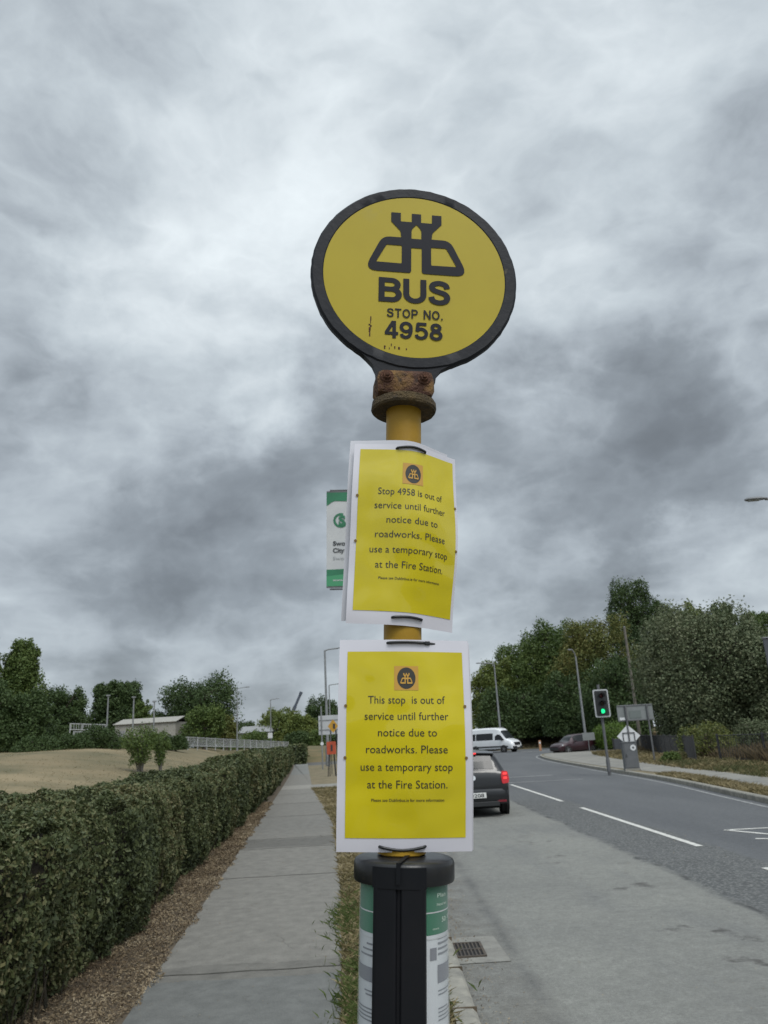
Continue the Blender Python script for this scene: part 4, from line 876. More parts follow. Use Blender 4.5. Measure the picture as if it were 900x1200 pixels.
def arc(cx, cy, rx, ry, a0, a1, n=12): return [(cx+rx*math.cos(a0+(a1-a0)*i/n), cy+ry*math.sin(a0+(a1-a0)*i/n)) for i in range(n+1)]
HP = math.pi/2
GLYPH = {   # centre lines of plain grotesque capitals and figures, cap height 1
 'B': (.74, [[(.1, 0), (.1, 1)], [(.1, .9), (.40, .9)]+arc(.42, .715, .20, .185, HP, -HP)+[(.1, .53)], [(.1, .53), (.42, .53)]+arc(.44, .315, .22, .215, HP, -HP)+[(.1, .1)]]),
 'U': (.76, [[(.1, 1), (.1, .45)]+arc(.38, .37, .28, .27, math.pi, 2*math.pi)+[(.66, .45), (.66, 1)]]),
 'S': (.72, [spline([(.62, .69), (.56, .84), (.37, .905), (.18, .85), (.12, .72), (.19, .60), (.37, .53), (.55, .455), (.62, .31), (.55, .155), (.36, .095), (.16, .155), (.09, .32)], 5)]),
 'T': (.66, [[(.0, .91), (.66, .91)], [(.33, .95), (.33, 0)]]),
 'O': (.80, [arc(.40, .5, .31, .41, HP, HP+2*math.pi, 28)]),
 'P': (.68, [[(.1, 0), (.1, 1)], [(.1, .91), (.38, .91)]+arc(.38, .68, .21, .23, HP, -HP)+[(.1, .45)]]),
 'N': (.76, [[(.1, 0), (.1, 1)], [(.12, .96), (.64, .04)], [(.66, 0), (.66, 1)]]),
 '.': (.26, [[(.12, 0), (.12, .18)]]),
 ' ': (.36, []),
 '4': (.68, [[(.44, .97), (.09, .31)], [(.02, .28), (.68, .28)], [(.48, 0), (.48, 1)]]),
 '9': (.68, [arc(.33, .67, .235, .24, 0, 2*math.pi, 24), spline([(.565, .66), (.56, .42), (.48, .18), (.31, .09), (.15, .15), (.10, .27)], 5)]),
 '5': (.68, [[(.60, .91), (.15, .91)], [(.19, .95), (.13, .47)], spline([(.12, .49), (.20, .58), (.36, .62), (.53, .53), (.59, .35), (.51, .16), (.32, .09), (.15, .15), (.09, .28)], 5)]),
 '8': (.68, [arc(.335, .74, .19, .17, 0, 2*math.pi, 22), arc(.335, .295, .235, .205, 0, 2*math.pi, 24)]),
}
def stroke_text(body, w, width, cap, gap=.06):
    V = []; F = []; x = 0
    for ch in body:
        wd, strokes = GLYPH[ch]
        for st in strokes:
            pts = [Vector(p) for p in st]; n0 = len(V); closed = (pts[0]-pts[-1]).length < 1e-4
            for i, p in enumerate(pts):
                a = pts[i-1] if i else (pts[-2] if closed else pts[0]); c = pts[i+1] if i < len(pts)-1 else (pts[1] if closed else pts[-1])
                d1 = (p-a).normalized() if (p-a).length > 1e-6 else (c-p).normalized(); d2 = (c-p).normalized() if (c-p).length > 1e-6 else d1
                t_ = (d1+d2).normalized(); nn = Vector((-t_.y, t_.x)); k = min(1.6, 1/max(.4, nn.dot(Vector((-d1.y, d1.x)))))
                V += [(p.x+nn.x*w/2*k+x, p.y+nn.y*w/2*k), (p.x-nn.x*w/2*k+x, p.y-nn.y*w/2*k)]
            F += [[n0+2*i, n0+2*i+1, n0+2*i+3, n0+2*i+2] for i in range(len(pts)-1)]
        x += wd+gap
    V = np.array(V); V[:, 0] -= (V[:, 0].min()+V[:, 0].max())/2; V[:, 0] *= width/(V[:, 0].max()-V[:, 0].min()); V[:, 1] *= cap
    return V, F
# ------------------------------------------------------------------ the bus stop
LEAN = math.atan2(.0654284, .9978573); BASE = (-.0752, 1.23, .12)
stop = thing('bus_stop_sign', 'yellow round bus stop sign with black rim on a yellow pole in the foreground', 'bus stop sign', BASE, (0, LEAN, 0))
PRAD = .0302
MB().cyl((0, 0, -.2), (0, 0, 2.235), PRAD, None, 40).build('pole', MT['yellow_pole'], stop, 40)
def rough_ring(prof, n, amp, seed, zc=0):
    r = random.Random(seed); b = MB(); b.lathe(prof, n)
    b.v = [(x*(1+r.uniform(-amp, amp)), y*(1+r.uniform(-amp, amp)), z+r.uniform(-amp, amp)*.03) for x, y, z in b.v]; return b
fl = rough_ring([(.0303, 2.182), (.054, 2.1805), (.0565, 2.184), (.0555, 2.196), (.050, 2.199), (.02, 2.199)], 44, .010, 3).build('flange', MT['rust_dark'], stop, 35)
DYAW, DC = .1008, Vector((.0178, .0046, 2.4495))
dm = Matrix.Rotation(DYAW, 3, 'Z')
def dpt(s, t, off): return DC + dm @ Vector((s, -off, t))
colr = MB(); colr.box((0, 0, 0), (.102, .064, .050), None, 1, .014)
colr.v = [tuple(Vector((-.001, -.004, 2.2245)) + dm @ Vector((x+random.uniform(-.0012, .0012), y+random.uniform(-.001, .001), z+random.uniform(-.0012, .0012)))) for x, y, z in colr.v]
col_o = colr.build('collar', MT['rust'], stop, 35)
for s in (-1, 1):
    c = Vector((-.001, -.004, 2.2285)) + dm @ Vector((s*.032, -.0305, .003)); dv = dm @ Vector((0, -1, 0))
    b = MB(); b.cyl(c, c+dv*.003, .0125, .011, 18); b.cyl(c+dv*.003, c+dv*.009, .0078, .0066, 7); b.cyl(c+dv*.009, c+dv*.012, .004, .003, 8); b.build('bolt', MT['bolt'], col_o, 30)
RO, RI, TH = .1900, .1672, .014
fr = random.Random(5); v = []; f = []; n = 120
edge = [RO*(1+fr.uniform(-.0028, .0028)) for _ in range(n)]; edge[0:0] = []
prof_n = 8
for i in range(n):
    a = 2*math.pi*i/n; ro = edge[i]
    for r, off in ((RI, -.002), (RI, TH), (RI+.002, TH+.0014), (ro-.004, TH+.0014), (ro, TH-.003), (ro, .001), (ro-.004, -.003), (RI, -.003)):
        v.append(tuple(dpt(r*math.cos(a), r*math.sin(a), off)))
for i in range(n):
    for k in range(prof_n-1): f.append((i*prof_n+k, ((i+1) % n)*prof_n+k, ((i+1) % n)*prof_n+k+1, i*prof_n+k+1))
rimb = MB().add(v, f)
nk = [(-.083, -.163), (-.068, -.176), (-.056, -.188), (-.0515, -.199), (-.052, -.212), (.046, -.212), (.047, -.199), (.053, -.188), (.066, -.176), (.081, -.163), (.04, -.178), (-.04, -.178)]
# neck under the disc, same casting
def seg(n_): return [(x-.012+.012*0, y) for x, y in n_]
neck = [(-.100, -.158), (-.086, -.171), (-.075, -.183), (-.069, -.196), (-.067, -.212), (.036, -.212), (.038, -.198), (.048, -.186), (.066, -.176), (.082, -.167), (.092, -.158), (.05, -.172), (0, -.1845), (-.05, -.172)]
neck = neck[:10] + [(.092, -.158)] + [(.1745*math.sin(q), -.1745*math.cos(q)) for q in (.45, .3, .15, 0, -.15, -.3, -.45)]
rimb.prism(neck, TH+.003, lambda p: dpt(p.x, p.y, p.z-.004))
rim_o = rimb.build('rim', MT['rim'], stop, 35)
fb = MB(); n = 96
ring = [dpt(RI*1.001*math.cos(2*math.pi*i/n), RI*1.001*math.sin(2*math.pi*i/n), TH+.0006) for i in range(n)]; ringb = [dpt(RI*1.001*math.cos(2*math.pi*i/n), RI*1.001*math.sin(2*math.pi*i/n), -.002) for i in range(n)]
fb.add(ring, [tuple(range(n))]); fb.add(ringb, [tuple(range(n))]); face = fb.build('sign_face', MT['face'], stop)
def flat_part(name, geos, fn, off, mat, parent, lift=0.0):
    b = MB()
    for v2, f2, s0, t0 in geos: b.add([fn(x+s0, y+t0, off+lift*i) for i, (x, y) in enumerate(v2)], f2)
    me = bpy.data.meshes.new(name); me.from_pydata(b.v, [], b.f); me.materials.append(mat)
    o = bpy.data.objects.new(name, me); COL.objects.link(o); o.parent = parent; return o
EL = shape_geo(emblem_loops(.000545, .00060))
flat_part('emblem', [(*EL, .0025, .1330)], dpt, TH+.0016, MT['emblem'], face)
g1 = stroke_text('BUS', .195, .131, .050); g2 = stroke_text('STOP NO.', .15, .101, .0185, .09); g3 = stroke_text('4958', .175, .104, .0345)
flat_part('lettering', [(*g1, -.001, -.0590), (*g2, -.0005, -.0900), (*g3, -.0025, -.1315)], dpt, TH+.0016, MT['emblem'], face, 2e-6)
# dirt runs on the face
sp = random.Random(9); b = MB()
for i in range(16):
    s0, t0 = (-.080+sp.uniform(-.002, .002), sp.uniform(-.13, -.085)) if i < 7 else (sp.uniform(-.055, -.01), sp.uniform(-.152, -.143))
    w, h = sp.uniform(.0006, .0016), sp.uniform(.001, .006) if i < 7 else sp.uniform(.001, .0025)
    b.add([dpt(s0-w, t0-h, TH+.0011), dpt(s0+w, t0-h, TH+.0011), dpt(s0+w, t0+h, TH+.0011), dpt(s0-w, t0+h, TH+.0011)], [(0, 1, 2, 3)])
b.build('dirt_marks', MT['bolt'], face)

# --- notices tied to the pole
def make_notice(label, first, h, lx, yaw, tilt, rho, A, w, bil, lay, edge, belly):
    root = thing('yellow_notice', label, 'notice', BASE, (0, LEAN, 0), 'laminated notices tied to the pole')
    base_off = PRAD+.011+abs(tilt)*.15
    def sp_(s, t, off=0.0, push=0.0):
        n = 10; m = (np.arange(n)+.5)/n*s; a = yaw+A*np.tanh(m/w); dx = np.cos(a).sum()*s/n; dy = np.sin(a).sum()*s/n
        a1 = yaw+A*math.tanh(s/w); nx, ny = math.sin(yaw), -math.cos(yaw); bx, by = math.sin(a1), -math.cos(a1)
        bow = bil*math.sin(s*38+t*9)*.5 + bil*math.sin(t*31+s*14+1)*.6 + bil*.8*math.sin((s-t)*22)
        q = off + bow + push - belly*(t/.15)**2
        return Vector((lx+dx+nx*base_off+bx*q-math.sin(rho)*t, dy+ny*base_off+by*q+tilt*t, h+t*math.cos(rho)+math.sin(rho)*s))
    def surf(name, s0, s1, t0, t1, off, mat, parent, ns=60, ntt=60, back=None):
        v = [sp_(s0+(s1-s0)*i/ns, t0+(t1-t0)*j/ntt, off) for j in range(ntt+1) for i in range(ns+1)]
        f = [(j*(ns+1)+i, j*(ns+1)+i+1, (j+1)*(ns+1)+i+1, (j+1)*(ns+1)+i) for j in range(ntt) for i in range(ns)]
        o = MB().add(v, f).build(name, mat, parent, 60)
        return o
    HW, HH = .098, .150
    sh = surf('laminated_sheet', edge[0], edge[1], edge[2], edge[3], 0, MT['sheet'], root)
    pr = surf('yellow_print', -.089, .089, -.1325, .1325, .0006, MT['yellow_print'], root)
    bs, bt = lay
    bk = MB(); ns = 14
    v = [sp_(bs-HW+2*HW*i/ns, bt-HH+2*HH*j/ns, -.006-.010*abs(i/ns-.5)) for j in range(ns+1) for i in range(ns+1)]
    bk.add(v, [(j*(ns+1)+i, j*(ns+1)+i+1, (j+1)*(ns+1)+i+1, (j+1)*(ns+1)+i) for j in range(ns) for i in range(ns)])
    # the rear sheet splits round the pole: keep it clear of the metal
    cl = []
    for x, y, z in bk.v:
        rr = math.hypot(x, y)
        cl.append((x, y, z) if rr > PRAD+.003 or y < 0 and rr > PRAD+.003 else (x*(PRAD+.003)/max(rr, 1e-4), y*(PRAD+.003)/max(rr, 1e-4), z))
    bk.v = cl
    bo = bk.build('backing_sheet', MT['sheet_back'], root, 60)
    # print
    px = .178/617.0; py = .265/947.0
    lines = [(first, 230, 632, 388), ('service until further', 213, 648, 472), ('notice due to', 283, 585, 556), ('roadworks. Please', 222, 640, 641), ('use a temporary stop', 195, 665, 729), ('at the Fire Station.', 229, 638, 816)]
    geos = []
    for txt, a0, a1, yb in lines:
        gv, gf = text_geo(txt, 1, -.002, (a1-a0)*px, .0118); geos.append((gv, gf, ((a0+a1)/2-426.5)*px, .1325-(yb-113)*py))
    gv, gf = text_geo('Please see Dublinbus.ie for more information', 1, .006, 372*px, .0042); geos.append((gv, gf, (436-426.5)*px, .1325-(881-113)*py))
    flat_part('lettering', geos, sp_, .0012, MT['print_black'], pr)
    ec, et = (430-426.5)*px, .1325-(255-113)*py
    surf_ns = 6
    surf('emblem_square', ec-.0185, ec+.0185, et-.0178, et+.0178, .0010, MT['print_orange'], pr, 16, 16)
    nr_ = 6; ov = [(0, 0)] + [(.0140*k/nr_*math.cos(2*math.pi*i/32), .0158*k/nr_*math.sin(2*math.pi*i/32)) for k in range(1, nr_+1) for i in range(32)]
    of = [[0, 1+i, 1+(i+1) % 32] for i in range(32)] + [[1+32*k+i, 33+32*k+i, 33+32*k+(i+1) % 32, 1+32*k+(i+1) % 32] for k in range(nr_-1) for i in range(32)]
    flat_part('emblem_oval', [(np.array(ov), of, ec, et)], sp_, .0014, MT['print_black'], pr)
    e2 = shape_geo(emblem_loops(.0000565, .000074)); flat_part('emblem', [(*e2, ec, et+.0075)], sp_, .0022, MT['print_orange'], pr)
    for (s, t) in ((-.090, .052), (-.090, -.022), (.090, .052), (.090, -.022)):
        flat_part('eyelet', [(np.array([(.0024*math.cos(2*math.pi*i/12), .0024*math.sin(2*math.pi*i/12)) for i in range(12)]), [list(range(12))], s, t)], sp_, .0014, MT['eyelet'], sh)
    return root, sp_
def tie_part(root, sp_, s0, s1, t, sag, knob=False):
    b = MB(); n = 18; top = []
    for i in range(n+1):
        u = i/n; s = s0+(s1-s0)*u; e = min(u, 1-u)
        top.append(sp_(s, t+sag*math.sin(u*math.pi)-.0, .0028 if .04 < u < .96 else -.002))
    b.tube(top, .0021, 8)
    # round the back of the pole
    z = (top[0].z+top[-1].z)/2; a0 = math.atan2(top[0].y, top[0].x); a1 = math.atan2(top[-1].y, top[-1].x)
    if a1 < a0: a1 += 2*math.pi
    pts = []
    for i in range(17):
        a = a1+(2*math.pi-(a1-a0))*i/16; r = PRAD+.0025; 
        pts.append(Vector((r*math.cos(a), r*math.sin(a), top[-1].z+(top[0].z-top[-1].z)*i/16)))
    b.tube([top[-1]] + pts + [top[0]], .0018, 6)
    o = b.build('cable_tie', MT['tie'], root, 50)
    if knob:
        q = top[-1]; MB().box(q+Vector((.002, -.002, 0)), (.008, .006, .006), None, 1, .001).build('tie_head', MT['tie'], o); MB().cyl(q+Vector((.004, -.002, 0)), q+Vector((.014, .001, -.0005)), .0018, .0014, 8).build('tie_tail', MT['tie'], o)
r1, s1 = make_notice('upper yellow laminated notice, twisted round the pole, beginning Stop 4958', 'Stop 4958 is out of', 1.9585, -.002, .31, -.05, -.025, .39, .028, .0026, (-.010, .002), (-.099, .0955, -.1530, .1420), .006)
tie_part(r1, s1, -.030, .026, .1345, .004); tie_part(r1, s1, -.028, .028, -.1415, .002)
r2, s2 = make_notice('lower yellow laminated notice facing the camera, beginning This stop', 'This stop  is out of', 1.6318, .0025, .045, -.05, .009, .12, .03, .0013, (.006, -.001), (-.1015, .0990, -.1515, .1505), .0085)
tie_part(r2, s2, -.029, .033, .1455, .001, True); tie_part(r2, s2, -.040, .030, -.1435, -.005)

# --- timetable holder
th = thing('timetable_holder', 'clear round timetable holder with black lid and black front strip on the pole', 'timetable holder', BASE, (0, LEAN, 0))
TC = Vector((.004, 0, 0)); TR = .0640
def arc_sheet(name, r, a0, a1, z0, z1, mat, parent, n=40, nz_=1):
    v = [(TC.x+r*math.sin(a0+(a1-a0)*i/n), -r*math.cos(a0+(a1-a0)*i/n), z0+(z1-z0)*j/nz_) for j in range(nz_+1) for i in range(n+1)]
    return MB().add(v, [(j*(n+1)+i, j*(n+1)+i+1, (j+1)*(n+1)+i+1, (j+1)*(n+1)+i) for j in range(nz_) for i in range(n)]).build(name, mat, parent, 60)
Z0, Z1 = .80, 1.442
tim = arc_sheet('timetable', TR-.0012, -math.pi, math.pi, Z0, Z1, MT['paper'], th, 72)
def apt(r):
    return lambda s, t, off: Vector((TC.x+(r+off)*math.sin(s/r), -(r+off)*math.cos(s/r), t))
AP = apt(TR-.0012)
def arc_band(name, s0, s1, z0, z1, mat, off=.0004):
    n = 16; v = [AP(s0+(s1-s0)*i/n, z, off) for z in (z0, z1) for i in range(n+1)]
    return MB().add(v, [(i, i+1, n+2+i, n+1+i) for i in range(n)]).build(name, mat, tim, 60)
for sgn in (-1, 1):
    a, c = sorted((sgn*.030, sgn*.112))
    arc_band('green_header', a, c, 1.378, Z1-.001, MT['green_print'])
    b = MB()
for z in (1.3725, 1.405):
    arc_band('white_rule', .030, .112, z, z+.0016, MT['banner_white'], .0007); arc_band('white_rule', -.112, -.030, z-.001, z+.0006, MT['banner_white'], .0007)
gs = []
for txt, s0, z, wd_, cp in (('Plan', .061, 1.424, .022, .0055), ('Next bus', .062, 1.4135, .026, .0035), ('50', .066, 1.392, .012, .0065), ('30', .083, 1.394, .010, .0050), ('more', .047, 1.384, .012, .0030)):
    gv, gf = text_geo('mmmm' if False else txt, 1, .012, wd_, cp); gs.append((gv, gf, s0, z))
flat_part('header_lettering', gs, AP, .0008, MT['text_pale'], tim)
b = MB()
def bar(bm_, s0, s1, z0, z1, off=.0006):
    n = 8; v = [AP(s0+(s1-s0)*i/n, z, off) for z in (z0, z1) for i in range(n+1)]; bm_.add(v, [(i, i+1, n+2+i, n+1+i) for i in range(n)])
bar(b, .050, .106, 1.318, 1.340); bar(b, -.106, -.032, 1.318, 1.336); bar(b, .0362, .048, 1.347, 1.362); o = b.build('grey_blocks', MT['grey_print'], tim, 60)
b = MB(); rr = random.Random(4)
for z in np.arange(1.352, 1.372, .0065): bar(b, .051, .051+rr.uniform(.026, .05), z, z+.0026)
for z in np.arange(1.349, 1.366, .007): bar(b, -.06+rr.uniform(-.02, .0), -.034, z, z+.0024)
zz = 1.308
while zz > .83:
    k = rr.random()
    if k < .12: zz -= .012
    bar(b, .051, .051+rr.uniform(.018, .054), zz, zz+.0016); bar(b, -.034-rr.uniform(.02, .07), -.034, zz-.002, zz+.0); zz -= .0046
b.build('timetable_rows', MT['text_grey'], tim, 60)
# clear sleeve (thin polycarbonate) with a pale edge
gm = bpy.data.materials.new('clear_sleeve'); gm.use_nodes = True; gt = gm.node_tree; gb = gt.nodes['Principled BSDF']; gb.inputs['Base Color'].default_value = (.8, .84, .84, 1); gb.inputs['Roughness'].default_value = .12
tp = gt.nodes.new('ShaderNodeBsdfTransparent'); mxs = gt.nodes.new('ShaderNodeMixShader'); fre = gt.nodes.new('ShaderNodeLayerWeight'); fre.inputs[0].default_value = .22
mrn = gt.nodes.new('ShaderNodeMapRange'); gt.links.new(fre.outputs['Facing'], mrn.inputs[0]); mrn.inputs[3].default_value = .015; mrn.inputs[4].default_value = .4
gt.links.new(mrn.outputs[0], mxs.inputs[0]); gt.links.new(tp.outputs[0], mxs.inputs[1]); gt.links.new(gb.outputs[0], mxs.inputs[2]); gt.links.new(mxs.outputs[0], gt.nodes['Material Output'].inputs[0])
arc_sheet('clear_sleeve', TR+.0005, -math.pi, math.pi, Z0, Z1, gm, th, 72)
SY = -.13
def strip_pt(x, y, z): 
    q = Matrix.Rotation(SY, 3, 'Z') @ Vector((x, y, 0)); return (q.x+TC.x, q.y, z)
outline = round_poly([(-.0365, -.052), (-.0365, -.0690), (-.004, -.0745), (-.002, -.0695), (.002, -.0695), (.004, -.0745), (.0365, -.0690), (.0365, -.052)], [0, .013, .005, .001, .001, .005, .013, 0], 6)
b = MB(); n = len(outline); b.add([strip_pt(x, y, z) for z in (Z0-.02, Z1+.003) for x, y in outline], [(i, (i+1) % n, n+(i+1) % n, n+i) for i in range(n)] + [tuple(range(n)), tuple(range(n, 2*n))]); b.build('front_strip', MT['strip'], th, 35)
lid = MB(); lid.lathe([(.0305, 1.4735), (.055, 1.4725), (.0680, 1.4708), (.0722, 1.4682), (.0738, 1.4640), (.0738, 1.4430), (.0725, 1.4402), (.066, 1.4395), (.0305, 1.4395)], 64, lambda p: p+TC)
lid_o = lid.build('lid', MT['lid'], th, 40)
tab = [(-.0375, -.050), (-.0378, -.0650), (-.028, -.0715), (0, -.0760), (.028, -.0715), (.0378, -.0650), (.0375, -.050)]
b = MB(); n = 7; b.add([strip_pt(x, y, z) for z in (1.4385, 1.4655) for x, y in tab], [(i, (i+1) % n, n+(i+1) % n, n+i) for i in range(n)] + [tuple(range(n)), tuple(range(n, 2*n))]); b.build('lid_tab', MT['strip'], lid_o, 30)
b = MB(); b.add([strip_pt(x, y, z) for x, y, z in ((-.003, -.079, 1.4725), (.003, -.079, 1.4725), (.012, -.033, 1.4770), (.005, -.033, 1.4770), (-.003, -.079, 1.445), (.003, -.079, 1.445))], [(0, 1, 2, 3), (4, 5, 1, 0)]); b.build('seam', MT['strip'], lid_o)
b = MB(); b.lathe([(.0305, 1.4755), (.036, 1.4755), (.036, 1.482), (.0305, 1.4835)], 32); b.build('pole_collar', MT['yellow_pole'], th, 40)
MB().lathe([(.0305, Z0-.03), (.066, Z0-.03), (.068, Z0-.02), (.068, Z0+.006), (.0305, Z0+.006)], 48, lambda p: p+TC).build('base_ring', MT['lid'], th, 40)

# ------------------------------------------------------------------ banner on its lamp column
p = DP(461, 640, 14.6)
t = thing('banner_column', 'grey lamp column standing behind the yellow bus stop pole, with banner brackets', 'column', (p.x, 14.6, .12), (0, R_(1.9), 0))
zt = DP(461, 702, 14.6).z-.12; zb_ = DP(461, 577, 14.6).z-.12
ht = 6.0
b = MB(); b.cyl((0, 0, -.3), (0, 0, 1.0), .085, .08, 14); b.cyl((0, 0, 1.0), (0, 0, ht), .057, .045, 14); b.build('post', MT['galv'], t, 40)
MB().box((0, 0, ht+.03), (.26, .12, .07), None, 1, .02).build('lamp_head', MT['lamp_metal'], t)
ptop = DP(382.5, 577.5, 14.6)-Vector((p.x, 14.6, .12)); pbot = DP(382.5, 693.5, 14.6)-Vector((p.x, 14.6, .12))
zhi, zlo = ptop.z, pbot.z
for z in (zhi, zlo): MB().cyl((.02, 0, z), (-1.42, 0, z-.0), .017, None, 10).build('bracket', MT['galv_dark'], t)
LN = Matrix.Rotation(-R_(1.9), 3, 'Y')
bw = .86; x0 = (LN @ ptop).x+.005
bt = thing('street_banner', 'white street banner with green top and foot and a round green S logo', 'banner', (p.x, 14.6, .12), (0, R_(1.9), 0))
def bpt(s, tt, off): return Vector((x0+s, -.022-off*1.5+.003*math.sin(s*5+.4), tt))
def bgrid(name, s0, s1, zf0, zf1, off, mat, ns=16):
    v = [bpt(s0+(s1-s0)*i/ns, (zf0 if j == 0 else zf1)(s0+(s1-s0)*i/ns), off) for j in (0, 1) for i in range(ns+1)]
    return MB().add(v, [(i, i+1, ns+2+i, ns+1+i) for i in range(ns)]).build(name, mat, bt if name == 'fabric' else fab, 60)
fab = None; fab = bgrid('fabric', 0, bw, lambda s: zlo+.02, lambda s: zhi-.02, 0, MT['banner_white']); fab.parent = bt
Hb = zhi-zlo
bgrid('green_field', 0, bw, lambda s: zhi-Hb*(.165-.05*min(1, s/.14)) if s < .14 else zhi-Hb*(.115+.012*(s-.14)), lambda s: zhi-.05, .004, MT['banner_green'])
bgrid('green_field', 0, bw, lambda s: zlo+.05, lambda s: zlo+Hb*(.19+.014*s), .004, MT['banner_green'])
bgrid('green_field', 0, bw, lambda s: zlo+.055, lambda s: zlo+Hb*(.125+.05*s), .007, MT['banner_green2'])
bgrid('hem', 0, bw, lambda s: zhi-.05, lambda s: zhi-.022, .005, MT['galv_dark']); bgrid('hem', 0, bw, lambda s: zlo+.022, lambda s: zlo+.05, .005, MT['galv_dark'])
cx_, cz_ = .285, zhi-Hb*.315; ring = []; ro, ri = .150, .105
rv = [bpt(cx_+r*math.cos(a)*1.0, cz_+r*math.sin(a), .004) for r in (ri, ro) for a in np.linspace(math.pi*.55-.5, math.pi*2.05-.3, 40)]
MB().add(rv, [(i, i+1, 41+i, 40+i) for i in range(39)]).build('logo_ring', MT['banner_green'], fab)
gv, gf = text_geo('S', 1, .06, .135, .20); flat_part('logo_letter', [(gv, gf, cx_+.02, cz_-.10)], bpt, .006, MT['banner_green'], fab)
ga = text_geo('Swords', 1, .03, .43, .09); gb_ = text_geo('City', 1, .03, .225, .09); gc = text_geo('Swords', 1, .0, .38, .072); gd = text_geo('www.swords', 1, .01, .5, .05)
flat_part('lettering', [(*ga, .125+.215, zhi-Hb*.57), (*gb_, .125+.1125, zhi-Hb*.64)], bpt, .005, MT['banner_text'], fab)
flat_part('grey_lettering', [(*gc, .125+.19, zhi-Hb*.715)], bpt, .005, MT['banner_text_grey'], fab)
flat_part('white_lettering', [(*gd, .12+.25, zhi-Hb*.925)], bpt, .009, MT['banner_white'], fab)

# ------------------------------------------------------------------ vehicles
def interp_s(st, n):
    # stations: (x, [ring of (y, z)]) -> smooth resample along x
    xs = np.array([s[0] for s in st]); rg = np.array([s[1] for s in st]); k = len(xs)
    dx = np.diff(xs); sl = np.diff(rg, axis=0)/dx[:, None, None]; m_ = np.zeros_like(rg); m_[0] = sl[0]; m_[-1] = sl[-1]
    for i in range(1, k-1):
        a, b_ = sl[i-1], sl[i]; ok = a*b_ > 0; hm = np.zeros_like(a); hm[ok] = 2*a[ok]*b_[ok]/(a[ok]+b_[ok]); m_[i] = hm
    X = []; G = []
    for i in range(k-1):
        q = max(2, int(round(n*dx[i]/(xs[-1]-xs[0]))))
        for j in range(q):
            t_ = j/q; h00 = 2*t_**3-3*t_**2+1; h10 = t_**3-2*t_**2+t_; h01 = -2*t_**3+3*t_**2; h11 = t_**3-t_**2
            X.append(xs[i]+dx[i]*t_); G.append(h00*rg[i]+h10*dx[i]*m_[i]+h01*rg[i+1]+h11*dx[i]*m_[i+1])
    X.append(xs[-1]); G.append(rg[-1]); return np.array(X), np.array(G)
def ring(zb, wb, zs, ws, zbelt, wbelt, zr, wr):
    # half ring: bottom centre -> bottom -> side -> belt -> roof edge -> roof centre
    return [(0, zb), (wb*.6, zb), (wb, zb+.02), (ws*.985, zb+.16), (ws, zs), (ws*.995, (zs+zbelt)/2), (wbelt, zbelt), (wbelt*.4+wr*.6+.0, zbelt+(zr-zbelt)*.55), (wr, zr-(zr-zbelt)*.12-.015), (wr*.80, zr-.012), (wr*.45, zr), (0, zr+.004)]
def car_body(t, st, paint, n=46):
    X, G = interp_s(st, n); nr = G.shape[1]; full = []
    for x, g in zip(X, G):
        row = [(x, y, z) for y, z in g] + [(x, -y, z) for y, z in g[-2:0:-1]]; full.append(row)
    m_ = len(full[0]); v = [p_ for r in full for p_ in r]; f = []
    for i in range(len(full)-1):
        for k in range(m_): f.append((i*m_+k, i*m_+(k+1) % m_, (i+1)*m_+(k+1) % m_, (i+1)*m_+k))
    f += [tuple(range(m_)), tuple(range((len(full)-1)*m_, len(full)*m_))]
    MB().add(v, f).build('body', paint, t, 32)
    def patch(name, x0, x1, kset, mat, shrink=.0, off=.006, parent=None):
        b = MB()
        for k in kset:
            k2 = (k+1) % m_
            for i in range(len(full)-1):
                xm = (X[i]+X[i+1])/2
                if not (x0 <= xm <= x1): continue
                q = [Vector(full[i][k]), Vector(full[i][k2]), Vector(full[i+1][k2]), Vector(full[i+1][k])]
                nrm = (q[2]-q[0]).cross(q[3]-q[1])
                if nrm.length < 1e-9: continue
                nrm.normalize(); cen = sum(q, Vector())/4
                if nrm.dot(cen-Vector((cen.x if x0 > .5 and x1 < 3 else 2.0, 0, .7))) < 0: nrm = -nrm
                b.add([w_+nrm*off for w_ in q], [(0, 1, 2, 3)])
        bm_name = b.build(name, mat, parent or t, 40); return bm_name
    return patch, nr, m_, full, X
def wheel(t, x, y, r, w, mat_rim, side):
    b = MB(); b.lathe([(r*.62, -w/2), (r*.93, -w/2), (r, -w*.36), (r, w*.36), (r*.93, w/2), (r*.62, w/2)], 28, lambda p: Vector((p.x+x, p.z+y, p.y+r)))
    wo_ = b.build('tyre', MT['tyre'], t, 40)
    b = MB(); yy = y+side*w*.5
    b.cyl((x, yy-side*.05, r), (x, yy-side*.02, r), r*.63, None, 24)
    for i in range(5):
        a = 2*math.pi*i/5; b.box((x+.32*r*math.cos(a), yy-side*.008, r+.32*r*math.sin(a)), (r*.58, .02, r*.17), Matrix.Rotation(-a, 3, 'Y'))
    b.cyl((x, yy-side*.02, r), (x, yy+side*.006, r), r*.14, None, 12)
    b.build('rim', mat_rim, wo_, 40)
def arch(t, x, y, r, side, mat=None):
    b = MB(); b.cyl((x, y-side*.06, r), (x, y+side*.006, r), r*1.16, None, 28); b.build('wheel_arch', mat or MT['shade'], t, 40)

